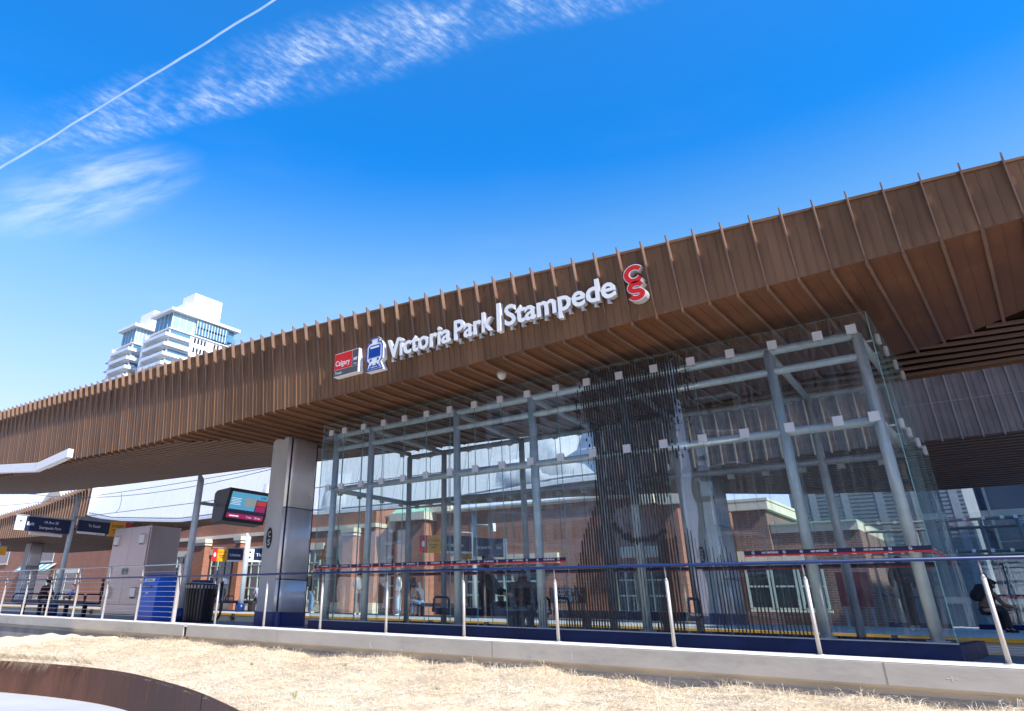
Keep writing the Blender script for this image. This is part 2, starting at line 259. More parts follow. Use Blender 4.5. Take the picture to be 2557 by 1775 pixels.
# ------------------------------------------------------------------ mesh helpers
def link(o): S.collection.objects.link(o); return o
def tag(o, label=None, cat=None, group=None, kind=None):
    if label: o['label'] = label
    if cat: o['category'] = cat
    if group: o['group'] = group
    if kind: o['kind'] = kind
    return o
def thing(name, loc, label, cat, group=None, rz=0.0):
    o = bpy.data.objects.new(name, None); o.empty_display_size = .2; link(o); o.location = loc; o.rotation_euler = (0, 0, rz)
    o['label'] = label; o['category'] = cat
    if group: o['group'] = group
    return o
def world_of(o):
    m = Matrix.Translation(o.location) @ o.rotation_euler.to_matrix().to_4x4()
    return m if o.parent is None else world_of(o.parent) @ o.matrix_parent_inverse @ m
class MB:
    def __init__(s): s.v = []; s.f = []; s.m = []; s.sm = []
    def add(s, verts, faces, mi=0, smooth=False):
        b = len(s.v); s.v += [tuple(p) for p in verts]
        for f in faces: s.f.append([b+i for i in f]); s.m.append(mi); s.sm.append(smooth)
        return s
    def box(s, x0, x1, y0, y1, z0, z1, mi=0):
        v = [(x, y, z) for x in (x0, x1) for y in (y0, y1) for z in (z0, z1)]
        return s.add(v, [(0, 1, 3, 2), (4, 6, 7, 5), (0, 4, 5, 1), (2, 3, 7, 6), (0, 2, 6, 4), (1, 5, 7, 3)], mi)
    def obox(s, c, ax, ay, az, mi=0):        # centre and three half-axis vectors
        c, ax, ay, az = Vector(c), Vector(ax), Vector(ay), Vector(az)
        v = [c+ax*i+ay*j+az*k for i in (-1, 1) for j in (-1, 1) for k in (-1, 1)]
        return s.add(v, [(0, 1, 3, 2), (4, 6, 7, 5), (0, 4, 5, 1), (2, 3, 7, 6), (0, 2, 6, 4), (1, 5, 7, 3)], mi)
    def tube(s, pts, r, n=12, mi=0, cap=True, smooth=True):
        pts = [Vector(p) for p in pts]; rs = r if isinstance(r, (list, tuple)) else [r]*len(pts); rings = []
        prev = None
        for i, p in enumerate(pts):
            d = (pts[min(i+1, len(pts)-1)]-pts[max(i-1, 0)]).normalized()
            a = prev if prev is not None else (Vector((0, 0, 1)) if abs(d.z) < .9 else Vector((1, 0, 0)))
            a = (a-d*a.dot(d)).normalized(); b = d.cross(a); prev = a
            rings.append([p+(a*math.cos(2*math.pi*k/n)+b*math.sin(2*math.pi*k/n))*rs[i] for k in range(n)])
        v = [q for ring in rings for q in ring]; f = []
        for i in range(len(pts)-1):
            for k in range(n): f.append((i*n+k, i*n+(k+1) % n, (i+1)*n+(k+1) % n, (i+1)*n+k))
        s.add(v, f, mi, smooth)
        if cap:
            s.add(rings[0], [tuple(range(n-1, -1, -1))], mi); s.add(rings[-1], [tuple(range(n))], mi)
        return s
    def prism(s, poly, o, ex, ey, ez, mi=0, mside=None):   # 2D outline in (ex, ey) at o, pushed along ez
        o, ex, ey, ez = Vector(o), Vector(ex), Vector(ey), Vector(ez); n = len(poly)
        a = [o+ex*p[0]+ey*p[1] for p in poly]; b = [p+ez for p in a]
        s.add(a, [tuple(range(n))], mi); s.add(b, [tuple(range(n-1, -1, -1))], mi)
        s.add(a+b, [(i, n+i, n+(i+1) % n, (i+1) % n) for i in range(n)], mi if mside is None else mside); return s
    def grid(s, P, mi=0, smooth=False):      # P[i][j] points
        n, m = len(P), len(P[0]); v = [q for row in P for q in row]
        return s.add(v, [(i*m+j, i*m+j+1, (i+1)*m+j+1, (i+1)*m+j) for i in range(n-1) for j in range(m-1)], mi, smooth)
    def lathe(s, prof, c, n=24, mi=0, smooth=True):
        c = Vector(c); P = [[c+Vector((r*math.cos(2*math.pi*k/n), r*math.sin(2*math.pi*k/n), z)) for k in range(n)] for r, z in prof]
        v = [q for row in P for q in row]; m = n
        s.add(v, [(i*m+j, i*m+(j+1) % m, (i+1)*m+(j+1) % m, (i+1)*m+j) for i in range(len(P)-1) for j in range(m)], mi, smooth); return s
    def build(s, name, mats, parent=None, loc=None, bevel=0, label=None, recalc=True):
        if not isinstance(mats, (list, tuple)): mats = [mats]
        me = bpy.data.meshes.new(name); me.from_pydata([tuple(v) for v in s.v], [], s.f)
        for m in mats: me.materials.append(m)
        me.polygons.foreach_set('material_index', s.m); me.polygons.foreach_set('use_smooth', s.sm)
        if recalc:
            import bmesh
            bm = bmesh.new(); bm.from_mesh(me); bmesh.ops.remove_doubles(bm, verts=bm.verts, dist=1e-5) if len(s.v) < 20000 else None
            bmesh.ops.recalc_face_normals(bm, faces=bm.faces); bm.to_mesh(me); bm.free()
        me.update()
        o = bpy.data.objects.new(name, me); link(o)
        if parent is not None:
            o.parent = parent
            if loc is None:     # geometry was given in world coordinates
                o.matrix_parent_inverse = world_of(parent).inverted()
        if loc is not None: o.location = loc
        if bevel:
            bv = o.modifiers.new('edge', 'BEVEL'); bv.width = bevel; bv.segments = 2; bv.limit_method = 'ANGLE'; bv.angle_limit = R(40)
        if label: o['label'] = label
        return o
_txt = {}
def text_geo(body, bold=0.0):
    k = (body, bold)
    if k not in _txt:
        c = bpy.data.curves.new('t', 'FONT'); c.body = body; c.size = 1; c.resolution_u = 3; c.offset = bold; c.space_character = 1.0
        o = bpy.data.objects.new('t', c); link(o); bpy.context.view_layer.update()
        me = bpy.data.meshes.new_from_object(o.evaluated_get(bpy.context.evaluated_depsgraph_get()))
        v = [tuple(p.co) for p in me.vertices]; f = [tuple(p.vertices) for p in me.polygons]
        # open edges outline the glyphs (for extrusion)
        cnt = {}
        for p in f:
            for a, b in zip(p, p[1:]+p[:1]): cnt[(a, b)] = 1
        edges = [(a, b) for (a, b) in cnt if (b, a) not in cnt]
        bpy.data.objects.remove(o); bpy.data.curves.remove(c)
        xs = [p[0] for p in v]; _txt[k] = (v, f, edges, min(xs), max(xs))
    return _txt[k]
def put_text(mb, body, o, ex, ey, size, width=None, align='L', mi=0, mside=None, depth=0.0, bold=0.0):
    """letters standing on baseline o along ex, up ey; raised by depth along ex x ey"""
    v, f, e, x0, x1 = text_geo(body, bold); ex, ey, o = Vector(ex), Vector(ey), Vector(o); n = ex.cross(ey).normalized()
    sx = size if width is None else width/(x1-x0)
    off = {'L': -x0, 'C': -(x0+x1)/2, 'R': -x1}[align]
    P = [o+ex*((p[0]+off)*sx)+ey*(p[1]*size) for p in v]
    Q = [p+n*depth for p in P]
    mb.add(Q, f, mi)
    if depth > .004:
        k = len(P); mb.add(P+Q, [(a, b, k+b, k+a) for a, b in e], mi if mside is None else mside)
        mb.add(P, [tuple(reversed(q)) for q in f], mi if mside is None else mside)
    return mb
EX, EY, EZ = Vector((1, 0, 0)), Vector((0, 1, 0)), Vector((0, 0, 1))
def copy_tree(o, parent=None):
    c = o.copy(); link(c)
    if parent is not None: c.parent = parent
    for ch in list(o.children): copy_tree(ch, c)
    return c
def interp(X, xs, ys): return float(np.interp(X, xs, ys))

# ------------------------------------------------------------------ ground, pavement, platforms
g = MB(); g.add([(-2500, -2500, -1.14), (2500, -2500, -1.14), (2500, 2500, -1.14), (-2500, 2500, -1.14)], [(0, 1, 2, 3)])
tag(g.build('ground', GROUND), kind='structure')
g = MB(); g.box(-60, 25, -7, 9.9, -1.13, -1.10); tag(g.build('pavement', PAVE), kind='structure')
g = MB(); g.box(-90, 60, -19, -7.002, -1.136, -1.125); tag(g.build('road', GROUND), kind='structure')
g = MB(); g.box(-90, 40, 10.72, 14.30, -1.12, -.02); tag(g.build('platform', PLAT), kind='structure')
g = MB(); g.box(-90, 40, 14.18, 14.40, -.30, -.012); tag(g.build('platform_edge_strip', [YEL]), kind='structure')
g = MB(); g.box(-120, 60, 14.40, 19.45, -1.12, -.38)
for yy in (15.3, 16.75, 17.35, 18.8): g.box(-120, 60, yy-.035, yy+.035, -.38, -.33, 1)
tag(g.build('track_bed', [BALLAST, STEELD]), kind='structure')
g = MB(); P = []
for X in (-130, 60): P.append([(X, 19.45, -1.12), (X, 19.45, .118), (X, 19.62, .122), (X, 23.0, .19), (X, 30, .2), (X, 30, -1.12)])
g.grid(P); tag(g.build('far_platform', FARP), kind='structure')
g = MB(); P = []
for X in (-130, 60): P.append([(X, 19.40, .055), (X, 19.40, .128), (X, 19.66, .132)])
g.grid(P); tag(g.build('far_platform_edge_strip', YEL), kind='structure')
g = MB(); g.box(-400, 300, 30, 60, -1.1, .16); tag(g.build('street_behind_platform', FARP), kind='structure')

# retaining wall
w = MB()
joint_x = at(468, 1560, 10.4).x
for xa, xb in ((-60, joint_x-.06), (joint_x+.06, 25)):
    w.prism([(10.35, -.028), (10.44, 0), (10.74, 0), (10.74, -1.12), (10.42, -1.12), (10.42, -.30), (10.37, -.285), (10.35, -.26)], (xa, 0, 0), EY, EZ, EX*(xb-xa))
rw = tag(w.build('retaining_wall', CONC, bevel=.012), 'long pale concrete retaining wall under the platform railing', 'wall')
w = MB(); w.box(joint_x-.06, joint_x+.06, 10.375, 10.73, -.30, -.07); w.build('joint_filler', BLACKM, rw)
w = MB(); w.box(joint_x-.058, joint_x+.058, 10.352, 10.73, -.07, -.004); w.build('joint_cap', CONCTOP, rw)
for xa, xb in ((-60, joint_x-.07), (joint_x+.07, 25)):
    w = MB(); w.prism([(10.351, -.024), (10.44, .004), (10.73, .004), (10.73, .001), (10.44, .001), (10.352, -.027)], (xa, 0, 0), EY, EZ, EX*(xb-xa)); w.build('sunlit_top', CONCTOP, rw)  # thin sheet coloured pale for the sunlit top of the wall
w = MB(); w.box(-60, 25, 10.408, 10.42, -1.1, -.36); w.build('shaded_stained_footing', CONCD, rw)  # darker band paints the shade under the step, along with stains
w = MB()
for px, py, hh, ww in ((1428, 1640, .10, .004), (924, 1608, .05, .006), (926, 1616, .03, .006), (2378, 1695, .05, .005), (1100, 1625, .03, .004), (655, 1590, .04, .003)):
    c = at(px, py, 10.349); w.box(c.x-ww, c.x+ww, 10.3475, 10.349, c.z-hh/2, c.z+hh/2)
c = at(2378, 1695, 10.349); w.box(c.x-.05, c.x+.05, 10.3475, 10.349, c.z-.003, c.z+.003); w.build('lime_streak', CONCTOP, rw)
w = MB()
for xx in np.arange(-40, 6, 5.46): w.box(xx-.004, xx+.004, 10.346, 10.352, -.262, -.03)
w.build('wall_joint', mat('joint_grey', (.30, .28, .26), .9), rw)

# ------------------------------------------------------------------ planting bed: weathering steel edging and dry straw
edge_xy = [(-23, 2.6), (-19.5, 4.2), (-17, 5.25), (-15.6, 5.85), (-14.4, 6.30), (-13.2, 6.55), (-12.2, 6.62), (-11.2, 6.5), (-10.2, 6.28), (-9, 6.0), (-7.5, 5.46), (-5.8, 4.75), (-3.5, 4.05), (-1, 3.6), (2, 3.4), (6, 3.4), (12, 3.5)]
ex_, ey_ = zip(*edge_xy)
def edge_y(X): return float(np.interp(X, ex_, ey_))
pts = []
for X in np.linspace(-23, 12, 141):
    ys_ = [edge_y(X+d) for d in (-.6, -.3, 0, .3, .6)]; pts.append((X, sum(ys_)/5))
w = MB()
top = -.60
for k in range(len(pts)-1):
    pass
outer = [[(x, y, -1.12), (x, y, top)] for x, y in pts]; inner = [[(x, y+.02, -1.12), (x, y+.02, top)] for x, y in pts]
w.grid(outer, smooth=True); w.grid(inner, smooth=True); w.grid([[outer[i][1], inner[i][1]] for i in range(len(pts))])
for k in range(4, len(pts), 9):
    x, y = pts[k]; w.box(x-.006, x+.006, y-.006, y+.004, -1.1, top-.004)
tag(w.build('steel_edging', CORTEN, recalc=False), 'curved rust brown steel edging around the straw bed', 'garden edging')

def bumps(X, Y): return (np.sin(X*1.9+np.sin(Y*1.3)*1.2)*.5+np.sin(X*4.3+Y*2.1+1)*.35+np.sin(X*.8-Y*1.7)*.5+np.sin(X*9.1-Y*5.2)*.18+np.sin(Y*11+X*3.1)*.15)
def straw_z(X, Y):
    e = np.clip((Y-np.interp(X, ex_, ey_)-.02)/.7, 0, 1); e = e*e*(3-2*e); return -.64+(straw_h(X, Y)+.64)*e
def straw_h(X, Y):
    t = np.clip((10.35-Y)/4.0, 0, 1.3)
    return -.42-.20*t + (.055*bumps(X, Y)+.03*np.sin(X*6.7+Y*3.3)*np.sin(Y*7.1-X*2.2))*np.clip((Y-4)/2, .2, 1)
nx, ny = 320, 70
P = []
for i in range(nx):
    X = -22+34*i/(nx-1); y0 = edge_y(X)+.03; row = []
    for j in range(ny):
        Y = y0+(10.42-y0)*j/(ny-1); row.append((X, Y, float(straw_z(X, Y))))
    P.append(row)
w = MB(); w.grid(P, smooth=True); so_ = w.build('straw_bed', SOIL, recalc=False); tag(so_, kind='stuff')
def straw_blades(n=440000):
    X = rng.uniform(-19, 1.5, n); Y = rng.uniform(3.5, 10.4, n)
    ok = Y > np.interp(X, ex_, ey_)+.04
    rx = X/Y; ok &= (Y > 5.0) & (rx > -3.4) & (rx < .25)
    X, Y = X[ok], Y[ok]; n = len(X)
    Z = straw_z(X, Y)
    th = rng.normal(.5, 1.1, n)+np.where(rng.random(n) < .3, math.pi, 0); L = rng.uniform(.04, .12, n)*np.where(rng.random(n) < .04, 1.5, 1)
    lift = np.abs(rng.normal(.08, .11, n)); tall = (rng.random(n) < .05) | ((Y > 9.9) & (rng.random(n) < .18)); lift = np.where(tall, rng.uniform(.4, 1.2, n), lift)
    bend = rng.normal(0, .35, n); wd = rng.uniform(.0010, .0019, n)
    c, s = np.cos(th), np.sin(th); V = np.zeros((n, 6, 3))
    for k, t in enumerate((0, .5, 1.0)):
        a = bend*t*t*L; px = X+c*L*t-s*a; py = Y+s*L*t+c*a; pz = Z-.004+lift*L*np.sin(t*1.9)*(.9)+.004*t
        ww = wd*(1.0 if k < 2 else .35); ph = rng.normal(0, .5, n)
        V[:, 2*k] = np.stack([px-s*ww, py+c*ww, pz+ph*ww], 1); V[:, 2*k+1] = np.stack([px+s*ww, py-c*ww, pz-ph*ww], 1)
    m = np.minimum(V[:, :, 1].max(1), 10.6) < 10.415; V = V[m]; n = len(V)
    idx = np.arange(n)[:, None]*6; F = np.concatenate([idx+np.array([0, 1, 3, 2]), idx+np.array([2, 3, 5, 4])], 1).reshape(-1, 4)
    me = bpy.data.meshes.new('dry_grass'); me.vertices.add(n*6); me.vertices.foreach_set('co', V.reshape(-1))
    me.loops.add(F.size); me.loops.foreach_set('vertex_index', F.reshape(-1)); me.polygons.add(len(F)); me.polygons.foreach_set('loop_start', np.arange(len(F))*4)
    patch = np.sin(V[:, 0, 0]*2.3+V[:, 0, 1]*1.7)+np.sin(V[:, 0, 0]*5.1-V[:, 0, 1]*3.9+1)+rng.normal(0, 1.1, n)
    tone = np.repeat(np.digitize(patch, (-1.9, -.4, 1.2)), 2); tone = np.array((3, 1, 0, 2))[tone]; me.polygons.foreach_set('material_index', tone)
    me.update(calc_edges=True)
    for nm, c_ in (('straw_a', (.78, .66, .49)), ('straw_b', (.73, .60, .43)), ('straw_c', (.85, .75, .59)), ('straw_d', (.62, .49, .34))): me.materials.append(mat(nm, c_, .8, 0, .12, 3))
    o = bpy.data.objects.new('dry_grass', me); link(o); tag(o, kind='stuff')
straw_blades()
# tufts hanging over the edging at the far left, green shoots
w = MB()
for k in range(420):
    X = random.uniform(-15.6, -13.9) if k < 330 else random.uniform(-13.9, -13.0); y0 = edge_y(X)+.05; l = random.uniform(.12, .30)*(1 if k < 330 else .5); s_ = random.uniform(-.10, .10); t = random.uniform(.002, .005)
    p0 = Vector((X, y0, -.56)); p1 = p0+Vector((s_*.5, -.10, .05+random.random()*.05)); p2 = p1+Vector((s_, -.10, -l))
    w.add([p0+EX*t, p0-EX*t, p1+EX*t, p1-EX*t, p2], [(0, 1, 3, 2), (2, 3, 4)], k % 2)
o = w.build('dry_grass_tuft', [MATS['straw_b'], mat('tuft', (.46, .32, .16), .85)], recalc=False)
tag(o, 'dry grass tuft hanging over the rusty steel edging', 'grass tuft')
w = MB()
GREEN = mat('green_shoot', (.12, .22, .04), .7)
for px, py in ((629, 1659), (739, 1725), (862, 1670), (1094, 1719)):
    c = atz(px, py, -.50)
    for k in range(14):
        a = random.uniform(0, 6.28); l = random.uniform(.03, .07); d = Vector((math.cos(a), math.sin(a), 0))
        c.z = float(straw_z(c.x, c.y)); p = c+d*.02; t = Vector((-d.y, d.x, 0))*.005
        w.add([p+t, p-t, p+d*l*.5+EZ*l+t*.2], [(0, 1, 2)])
tag(w.build('grass_shoots', GREEN, recalc=False), kind='stuff')

# ------------------------------------------------------------------ near canopy
YF = 9.70
TILT = .12
fbx = np.array([-40, -28.95, -22.8, -20, -18, -16.4, -12.6, -7.7, -4.9, -2.35, 0, .7, 3, 7])
fbz = np.array([4.85, 4.70, 4.58, 4.51, 4.49, 4.53, 4.54, 4.50, 4.53, 4.58, 4.61, 4.64, 4.72, 4.8])
_rx = np.array([-4.0, -3.131, -2.632, -2.235, -1.556, -1.185, -.775, -.405, -.166, .07, .3, .7])
_rz = np.array([.735, .709, .690, .670, .637, .614, .583, .551, .532, .515, .500, .478])
_Y = np.full(len(_rx), YF)
for _ in range(20): _Y = YF-TILT*(.4+_rz*_Y-np.interp(_rx*_Y, fbx, fbz))
ftx, ftz = _rx*_Y, .4+_rz*_Y          # the upper edge leans out towards the street
six = np.array([-40, -18.2, -17.7, -16.4, -15.6, -14.6, -13.8, -12.7, -9.8, -4.6, -3.3, -1.1, -.7, .15, .65, 3.0, 7])
siy = np.array([9.9, 9.9, 9.95, 10.7, 12.1, 13.3, 14.5, 14.9, 14.9, 14.9, 14.7, 14.0, 13.9, 13.4, 13.0, 11.4, 10.5])
iex = np.array([-60, -44, -32, -25, -19.8, -15, -8, 7])
iez = np.array([5.95, 5.70, 5.22, 5.0, 4.84, 4.66, 4.45, 4.40])
YI = 15.02
XA, XB = -40.0, 5.2
ft = lambda X: interp(X, ftx, ftz); fy = lambda X, z: YF-TILT*(z-fb(X)); fb = lambda X: interp(X, fbx, fbz); si = lambda X: interp(X, six, siy)
def iz(X, Y):    # height of the slatted ceiling
    a = fb(X)+.03; y0 = max(9.8, min(si(X), 14.5)); t = (Y-y0)/(YI-y0); return a+(interp(X, iex, iez)-a)*t
canopy = thing('station_canopy', (-14, 12, 0), 'brown ribbed metal canopy carrying the station name above the glass shelter', 'canopy')
PITCH_ = .4
ribs = [k*PITCH_ for k in range(int(XA/PITCH_), int(XB/PITCH_)+1)]
w = MB()
w.grid([[(X, YF, fb(X)), (X, fy(X, ft(X)), ft(X))] for X in ribs])
for X in ribs:
    zt, zb = ft(X), fb(X); yt = fy(X, zt); zl = zt-min(.95, (zt-zb)*.95); yl = fy(X, zl)
    w.prism([(yt+.01, zt+.03), (yt-.13, zt+.085), (yt-.125, zt+.04), (yl-.015, zl), (yl+.01, zl)], (X-.009, 0, 0), EY, EZ, EX*.018, 1)
    w.prism([(YF-.014, zb-.03), (YF+.002, zb-.03), (YF+.002, zb), (yt+.002, zt), (yt-.014, zt)], (X-.011, 0, 0), EY, EZ, EX*.022, 0)
    for q in (.133, .267):
        zt2, zb2 = ft(X+q), fb(X+q); y2 = fy(X+q, zt2)
        w.prism([(YF-.009, zb2), (YF+.002, zb2), (y2+.002, zt2), (y2-.009, zt2)], (X+q-.005, 0, 0), EY, EZ, EX*.010, 2)
for a, b in zip(ribs[:-1], ribs[1:]):
    ya, yb = fy(a, ft(a)), fy(b, ft(b)); j = .006*math.sin(a*37.1)
    w.add([(a, ya-.02, ft(a)+.03+j), (b, yb-.02, ft(b)+.03+j), (b, yb+.3, ft(b)+.03+j), (a, ya+.3, ft(a)+.03+j), (a, ya-.02, ft(a)-.01), (b, yb-.02, ft(b)-.01)], [(0, 1, 2, 3), (0, 1, 5, 4)])
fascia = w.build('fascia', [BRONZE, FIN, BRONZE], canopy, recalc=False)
w = MB()
nS = 7
P = []
for X in ribs:
    P.append([(X, YF+(si(X)-YF)*t/nS, fb(X)) for t in range(nS+1)])
w.grid(P)
for X in ribs:
    if si(X)-YF > .15:
        w.box(X-.02, X+.02, YF, si(X)+.05, fb(X)-.05, fb(X)+.001, 1)
        w.box(X+.193, X+.207, YF+.01, si(X+.2)-.01, fb(X+.2)-.006, fb(X+.2)+.001)
# inner lip of the soffit fold
w.grid([[(X, si(X), fb(X)), (X, si(X), max(iz(X, si(X))+.12, fb(X)+.1))] for X in ribs])
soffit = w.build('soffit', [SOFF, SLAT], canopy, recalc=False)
w = MB()
for k in range(22):
    Y = 9.95+k*.236
    xs = [X for X in np.linspace(XA, XB, 91) if Y > si(X)+.03]
    run = []
    def flush(run):
        if len(run) < 2: return
        w.grid([[(X, Y-.062, iz(X, Y)+.03), (X, Y-.062, iz(X, Y)), (X, Y+.062, iz(X, Y)), (X, Y+.062, iz(X, Y)+.03)] for X in run])
    last = None
    for X in xs:
        if last is not None and X-last > .6: flush(run); run = []
        run.append(X); last = X
    flush(run)
slats = w.build('slatted_ceiling', SLAT, canopy, recalc=False)
w = MB()
w.grid([[(X, Y, iz(X, Y)+.06) for Y in np.linspace(max(9.72, min(si(X)-.03, 14.95)), YI, 5)] for X in np.linspace(XA, XB, 120)])
w.build('ceiling_backing', DARK, canopy, recalc=False)
w = MB()
w.grid([[(X, fy(X, ft(X))+.28, ft(X)+.028), (X, YI+.05, interp(X, iex, iez)+.75), (X, YI+.05, interp(X, iex, iez)-.02)] for X in np.linspace(XA, XB, 60)])
for X in (XA, XB): w.add([(X, fy(X, ft(X)), ft(X)), (X, YF, fb(X)), (X, YI, interp(X, iex, iez)), (X, YI, interp(X, iex, iez)+.7)], [(0, 1, 2, 3)])
w.build('roof_deck', BRONZE, canopy, recalc=False)

# ------------------------------------------------------------------ canopy columns
def ellipse(cx, cz, rx, rz, n=28): return [(cx+rx*math.cos(2*math.pi*k/n), cz+rz*math.sin(2*math.pi*k/n)) for k in range(n)]
def ring_geo(mb, c, ex, ey, rx, ry, wd, mi, depth=.008, n=32):
    c, ex, ey = Vector(c), Vector(ex), Vector(ey); nn = ex.cross(ey)
    P = []
    for k in range(n+1):
        a = 2*math.pi*k/n; P.append([c+ex*(rx*math.cos(a))+ey*(ry*math.sin(a))+nn*depth, c+ex*((rx-wd)*math.cos(a))+ey*((ry-wd)*math.sin(a))+nn*depth])
    mb.grid(P, mi)
def column(x0, x1, y0, y1, z0, z1, label, seams=(1.05, 2.75), logo=True, group=None):
    t = thing('canopy_column', ((x0+x1)/2, (y0+y1)/2, z0), label, 'column', group)
    r = .11; xm = x1-.17
    body = [(x0, y0), (xm, y0), (xm, y1), (x0, y1)]
    w = MB(); w.prism(body, (0, 0, z0+.30), EX, EY, EZ*(z1-z0-.30)); 
    w.build('concrete_core', COLC, t, bevel=.01)
    rr = .16; out = [(xm+.004, y0+.006)] + [(x1-rr+rr*math.sin(a), y0+.006+rr-rr*math.cos(a)) for a in np.linspace(0, math.pi/2, 8)] + [(x1-rr+rr*math.cos(a), y1-.006-rr+rr*math.sin(a)) for a in np.linspace(0, math.pi/2, 8)] + [(xm+.004, y1-.006)]
    zs = [z0+.30]+[z0+s for s in seams]+[z1]
    for a, b in zip(zs[:-1], zs[1:]):
        w = MB(); n = len(out)
        A = [(p[0], p[1], a+.012) for p in out]; B = [(p[0], p[1], b-.012) for p in out]
        w.add(A+B, [(i, i+1, n+i+1, n+i) for i in range(n-1)], 0, True); w.add(A, [tuple(range(n))]); w.add(B, [tuple(range(n-1, -1, -1))])
        w.build('steel_cladding', STEEL, t, recalc=True)
    inn = [(x0+(p[0]-x0)*.985, p[1]) for p in out]
    w = MB(); w.prism([(xm+.01, y0+.03), (x1-.04, y0+.03), (x1-.04, y1-.03), (xm+.01, y1-.03)], (0, 0, z0+.30), EX, EY, EZ*(z1-z0-.3)); w.build('cladding_backing', BLACK, t)
    base = [(x0-.02, y0-.02)] + [(x1+.02-rr+rr*math.sin(a), y0-.02+rr-rr*math.cos(a)) for a in np.linspace(0, math.pi/2, 6)] + [(x1+.02-rr+rr*math.cos(a), y1+.02-rr+rr*math.sin(a)) for a in np.linspace(0, math.pi/2, 6)] + [(x0-.02, y1+.02)]
    w = MB(); w.prism(base, (0, 0, z0), EX, EY, EZ*.315); w.build('base_skirt', NAVYB, t)
    if logo:
        w = MB(); c = Vector((x0+.24, y0-.004, z0+2.02))
        w.prism(ellipse(0, 0, .11, .245, 32), c, EX, EZ, -EY*.004, 0)
        c2 = c-EY*.0005; ring_geo(w, c2, EX, EZ, .125, .26, .008, 0, .006)
        put_text(w, 'C', c+Vector((0, -.006, .02)), EX, EZ, .20, width=.105, align='C', mi=1, bold=.02)
        put_text(w, 'S', c+Vector((0, -.006, -.17)), EX, EZ, .20, width=.105, align='C', mi=1, bold=.02)
        w.build('emblem', [BLACKM, COLC], t)
    return t
column(-15.24, -14.42, 11.66, 12.62, -.02, 4.62, 'canopy column with grey concrete face and stainless steel side on the near platform', group='canopy columns')

# ------------------------------------------------------------------ fascia signs
YS = 9.50
def fascia_y(): return YF
# transit box sign
t = thing('transit_sign', (-10.2, YS, 4.85), 'square red and grey transit box sign left of the tram symbol on the fascia', 'sign')
x0, x1, z0, z1 = -10.60, -9.86, 4.86, 5.38
w = MB(); w.box(x0, x1, YS, YS+.16, z0, z1); w.build('box', WHITEPAINT, t, bevel=.006)
w = MB(); w.box(x0+.012, x1-.20, YS-.006, YS+.001, z0+.155, z1-.012); rp_ = w.build('red_panel', SIGNRED, t)
w = MB(); put_text(w, 'Calgary', (x0+.045, YS-.008, z0+.235), EX, EZ, .165, width=.44, mi=0, bold=.012); w.build('lettering', SIGNWHITE, rp_)
w = MB(); w.box(x1-.186, x1-.012, YS-.006, YS+.001, z0+.155, z1-.012); w.box(x0+.012, x1-.012, YS-.006, YS+.001, z0+.012, z0+.142); gp_ = w.build('grey_panel', GREYSIGN, t)
w = MB(); put_text(w, 'Transit', (x0+.05, YS-.008, z0+.052), EX, EZ, .075, width=.20, bold=.01); w.build('lettering', SIGNWHITE, gp_)
w = MB()
for k in range(4): w.prism([(k*.028, 0), (k*.028+.016, 0), (k*.028+.022, .05+.02*(k % 2)), (k*.028+.004, .06)], (x1-.150, YS-.0075, z0+.27), EX, EZ, EY*.001)
w.box(x1-.15, x1-.045, YS-.0075, YS-.0065, z0+.20, z0+.206); w.box(x1-.14, x1-.055, YS-.0075, YS-.0065, z0+.182, z0+.188); w.build('crest', SIGNWHITE, gp_)
# tram pictogram
def tram_outline(s=0.0):
    return [(-.20-s, -s), (-.155-s*.3, .16), (-.215-s, .22), (-.215-s, .50+s*.5), (-.17-s, .575+s), (-.08-s*.4, .60+s), (-.12-s, .645+s), (-.07-s, .68+s), (.07+s, .68+s), (.12+s, .645+s), (.08+s*.4, .60+s), (.17+s, .575+s), (.215+s, .50+s*.5), (.215+s, .22), (.155+s*.3, .16), (.24+s, -s)]
t = thing('tram_symbol', (-9.38, YS, 4.8), 'white and blue tram front symbol beside the station name', 'sign')
c = Vector((-9.40, YS, 4.80))
w = MB(); w.prism(tram_outline(.02), c, EX, EZ, EY*.14); w.build('symbol_body', WHITEPAINT, t)
w = MB()
def bar(x0, z0, x1, z1): w.box(c.x+x0, c.x+x1, YS-.006, YS+.001, c.z+z0, c.z+z1)
w.prism([(-.165, .27), (.165, .27), (.165, .50), (.125, .535), (-.125, .535), (-.165, .50)], c-EY*.006, EX, EZ, EY*.007)
ol = tram_outline(.004)
for (ax, az), (bx, bz) in zip(ol, ol[1:]+ol[:1]):
    d = Vector((bx-ax, 0, bz-az)); l = d.length
    if l < 1e-4: continue
    d /= l; nn = Vector((-d.z, 0, d.x)); w.obox(c+Vector(((ax+bx)/2, -.0035, (az+bz)/2))+nn*0, d*(l/2), nn*.011, EY*.003)
for x_ in (-.10, .10): w.prism(ellipse(x_, .215, .026, .026, 12), c-EY*.006, EX, EZ, EY*.007)
w.obox(c+Vector((-.10, -.0035, .08)), Vector((-.05, 0, -.055)), Vector((.008, 0, -.008)), EY*.003); w.obox(c+Vector((.10, -.0035, .08)), Vector((.05, 0, -.055)), Vector((.008, 0, .008)), EY*.003)
bar(-.13, .075, .13, .095); bar(-.17, .025, .17, .045)
w.build('blue_drawing', mat('sign_blue', (.006, .055, .30), .4), t)
w = MB(); w.box(c.x-.12, c.x+.12, YS-.009, YS-.0055, c.z+.465, c.z+.505); w.build('white_bar', SIGNWHITE, t)
